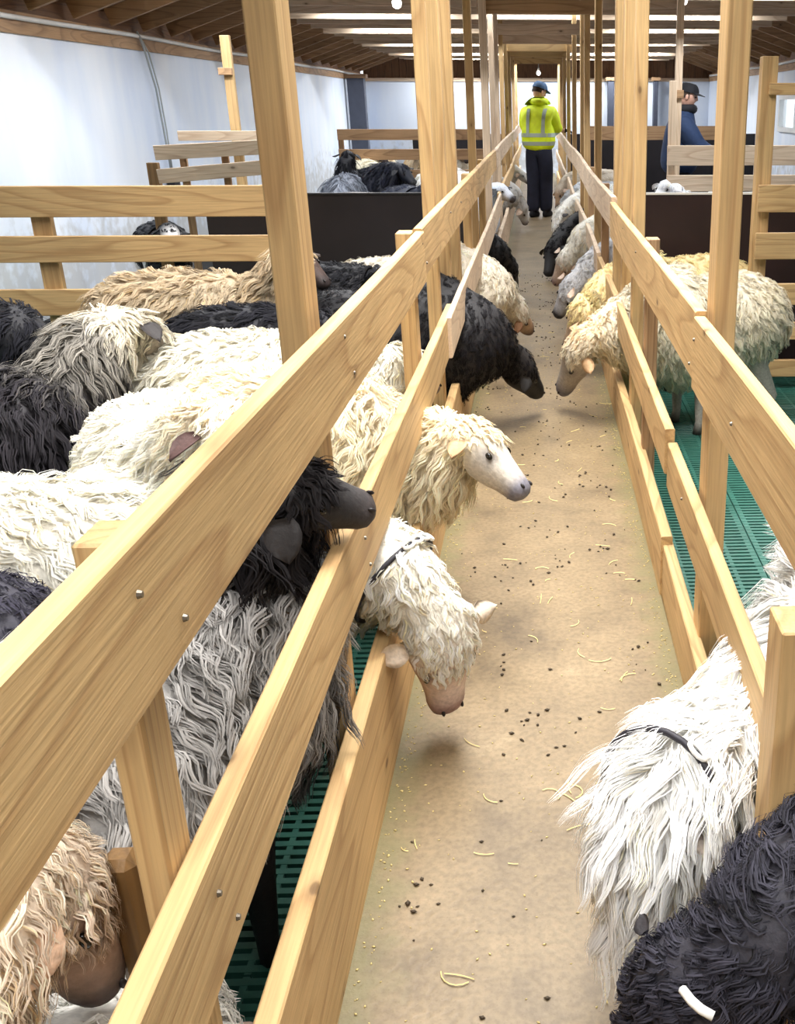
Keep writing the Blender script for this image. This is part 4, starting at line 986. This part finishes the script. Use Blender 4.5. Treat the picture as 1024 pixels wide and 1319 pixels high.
    if vest:
        # reflective bands fitted round the jacket: ring at waist, two straps on the back
        from mathutils.bvhtree import BVHTree
        bm = bmesh.new(); bm.from_mesh(jk.data); bv = BVHTree.FromBMesh(bm)
        def hit(o_, d_):
            r = bv.ray_cast(Vector(o_)+Vector(d_)*.6, -Vector(d_)); return r[0] if r[0] is not None else None
        def band(pl, nm, wdt):
            VV = []; 
            for (o_, d_, w_) in pl:
                a = hit(o_+w_*wdt/2, d_); b_ = hit(o_-w_*wdt/2, d_)
                if a is None or b_ is None: continue
                VV += [a+d_*.006, b_+d_*.006, b_+d_*.001, a+d_*.001]
            F_ = []
            for i in range(len(VV)//4-1):
                q = 4*i
                for e in range(4): F_.append((q+e, q+(e+1) % 4, q+4+(e+1) % 4, q+4+e))
            me = bpy.data.meshes.new(nm); me.from_pydata(VV, [], F_); link(nm, me, M['reflect'], root)['label'] = 'grey reflective stripe'
        Z = Vector((0, 0, 1))
        band([(p(0, 0, 1.10), (s*math.sin(a)+f*math.cos(a)).normalized(), Z) for a in np.linspace(0, 2*math.pi, 33)], 'reflective_band', .05)
        band([(p(0, 0, .99), (s*math.sin(a)+f*math.cos(a)).normalized(), Z) for a in np.linspace(0, 2*math.pi, 33)], 'reflective_band', .05)
        for sd in (-.5, .8):
            band([(p(sd*.17, 0, z), -f, s) for z in np.linspace(1.12, 1.44, 9)], 'reflective_band', .045)
        bm.free()
    # head, hair, cap
    c = p(0, .03, 1.655)
    bm, hf, hs2, hup = head_mesh('head', c, headf, M['face'], root); hm = link('head', bm_mesh('head', bm, True), M['face'], root)
    for sd in (-1, 1):
        bm = bmesh.new(); bmesh.ops.create_uvsphere(bm, u_segments=10, v_segments=8, radius=1, matrix=Matrix.Translation(c+hs2*sd*.077-hf*.005-hup*.01) @ Matrix((hs2, hf, hup)).transposed().to_4x4() @ Matrix.Diagonal((.010, .018, .030, 1)))
        link('ear', bm_mesh('ear', bm, True), M['face'], root)
        bm = bmesh.new(); bmesh.ops.create_uvsphere(bm, u_segments=10, v_segments=8, radius=.011, matrix=Matrix.Translation(c+hs2*sd*.030+hf*.080+hup*.004))
        link('eye', bm_mesh('eye', bm, True), M['eye'], root)
    bm = bmesh.new(); bmesh.ops.create_uvsphere(bm, u_segments=24, v_segments=16, radius=1)
    bmesh.ops.delete(bm, geom=[v for v in bm.verts if v.co.z < -.35 or (v.co.y > .35 and v.co.z < .35)], context='VERTS')
    for v in bm.verts: x, y, z = v.co; v.co = c-hf*.008+hs2*x*.083+hf*y*.102+hup*(z*.124+.002)
    link('hair', bm_mesh('hair', bm, True), M['brownhair'], root)
    bm = bmesh.new(); bmesh.ops.create_uvsphere(bm, u_segments=24, v_segments=16, radius=1)
    bmesh.ops.delete(bm, geom=[v for v in bm.verts if v.co.z < -.02], context='VERTS')
    for v in bm.verts: x, y, z = v.co; v.co = c-hf*.004+hup*.035+hs2*x*.092+hf*y*.112+hup*(min(z, .85)*.105)
    cp = link('cap', bm_mesh('cap', bm, True), cap, root)
    VV = []; F_ = []; 
    for r_ in (0, 1):
        for q, a in enumerate(np.linspace(-1.1, 1.1, 11)):
            rr = 1.0 if r_ == 0 else 1.0+.62*math.cos(a*.9)
            for zz in (0, .006): VV.append(c+hup*(.040-.014*r_+zz)+hs2*math.sin(a)*.092*min(rr, 1.12)+hf*math.cos(a)*.108*rr)
    for q in range(10):
        a = q*2; b_ = 22+q*2
        F_ += [(a+1, a+3, b_+3, b_+1), (a, b_, b_+2, a+2), (b_, b_+1, b_+3, b_+2), (a, a+2, a+3, a+1)]
    me = bpy.data.meshes.new('cap_brim'); me.from_pydata(VV, [], F_); link('cap_brim', me, cap, root)
    if scarf:
        JJ = [tuple(p(.09*math.sin(a), .01+.09*math.cos(a), 1.53)) for a in np.linspace(0, 2*math.pi, 13)]
        tube('collar', JJ, .045, scarf, root, 10)
    return root
person('man in a yellow hi-vis jacket and blue cap walking away up the alley', (0.0, 14.75, 0), (.42, 1, 0), (.9, .6, -.35), 1.74, M['hivis'], M['navy'], M['capb'],
       [(.22, 14.84, 1.17), (.30, 14.97, 1.13), (.365, 15.0, 1.125)], [(-.17, 14.95, 1.16), (.02, 15.08, 1.06), (.08, 15.12, 1.05)], scarf=M['hivis'], vest=True, foot_gap=.075, step=.06, lean=.04)
person('man in a dark blue coat and black cap standing in the right back pen', (1.46, 11.2, -.1), (1, -.12, 0), (1, -.15, -.22), 1.76, M['coat'], M['blackcloth'], M['blackcloth'],
       [(1.62, 10.98, 1.05), (1.82, 10.95, .96), (1.88, 10.95, .95)], [(1.6, 11.42, 1.05), (1.80, 11.4, .96), (1.86, 11.38, .95)], scarf=M['blackcloth'], lean=.06)
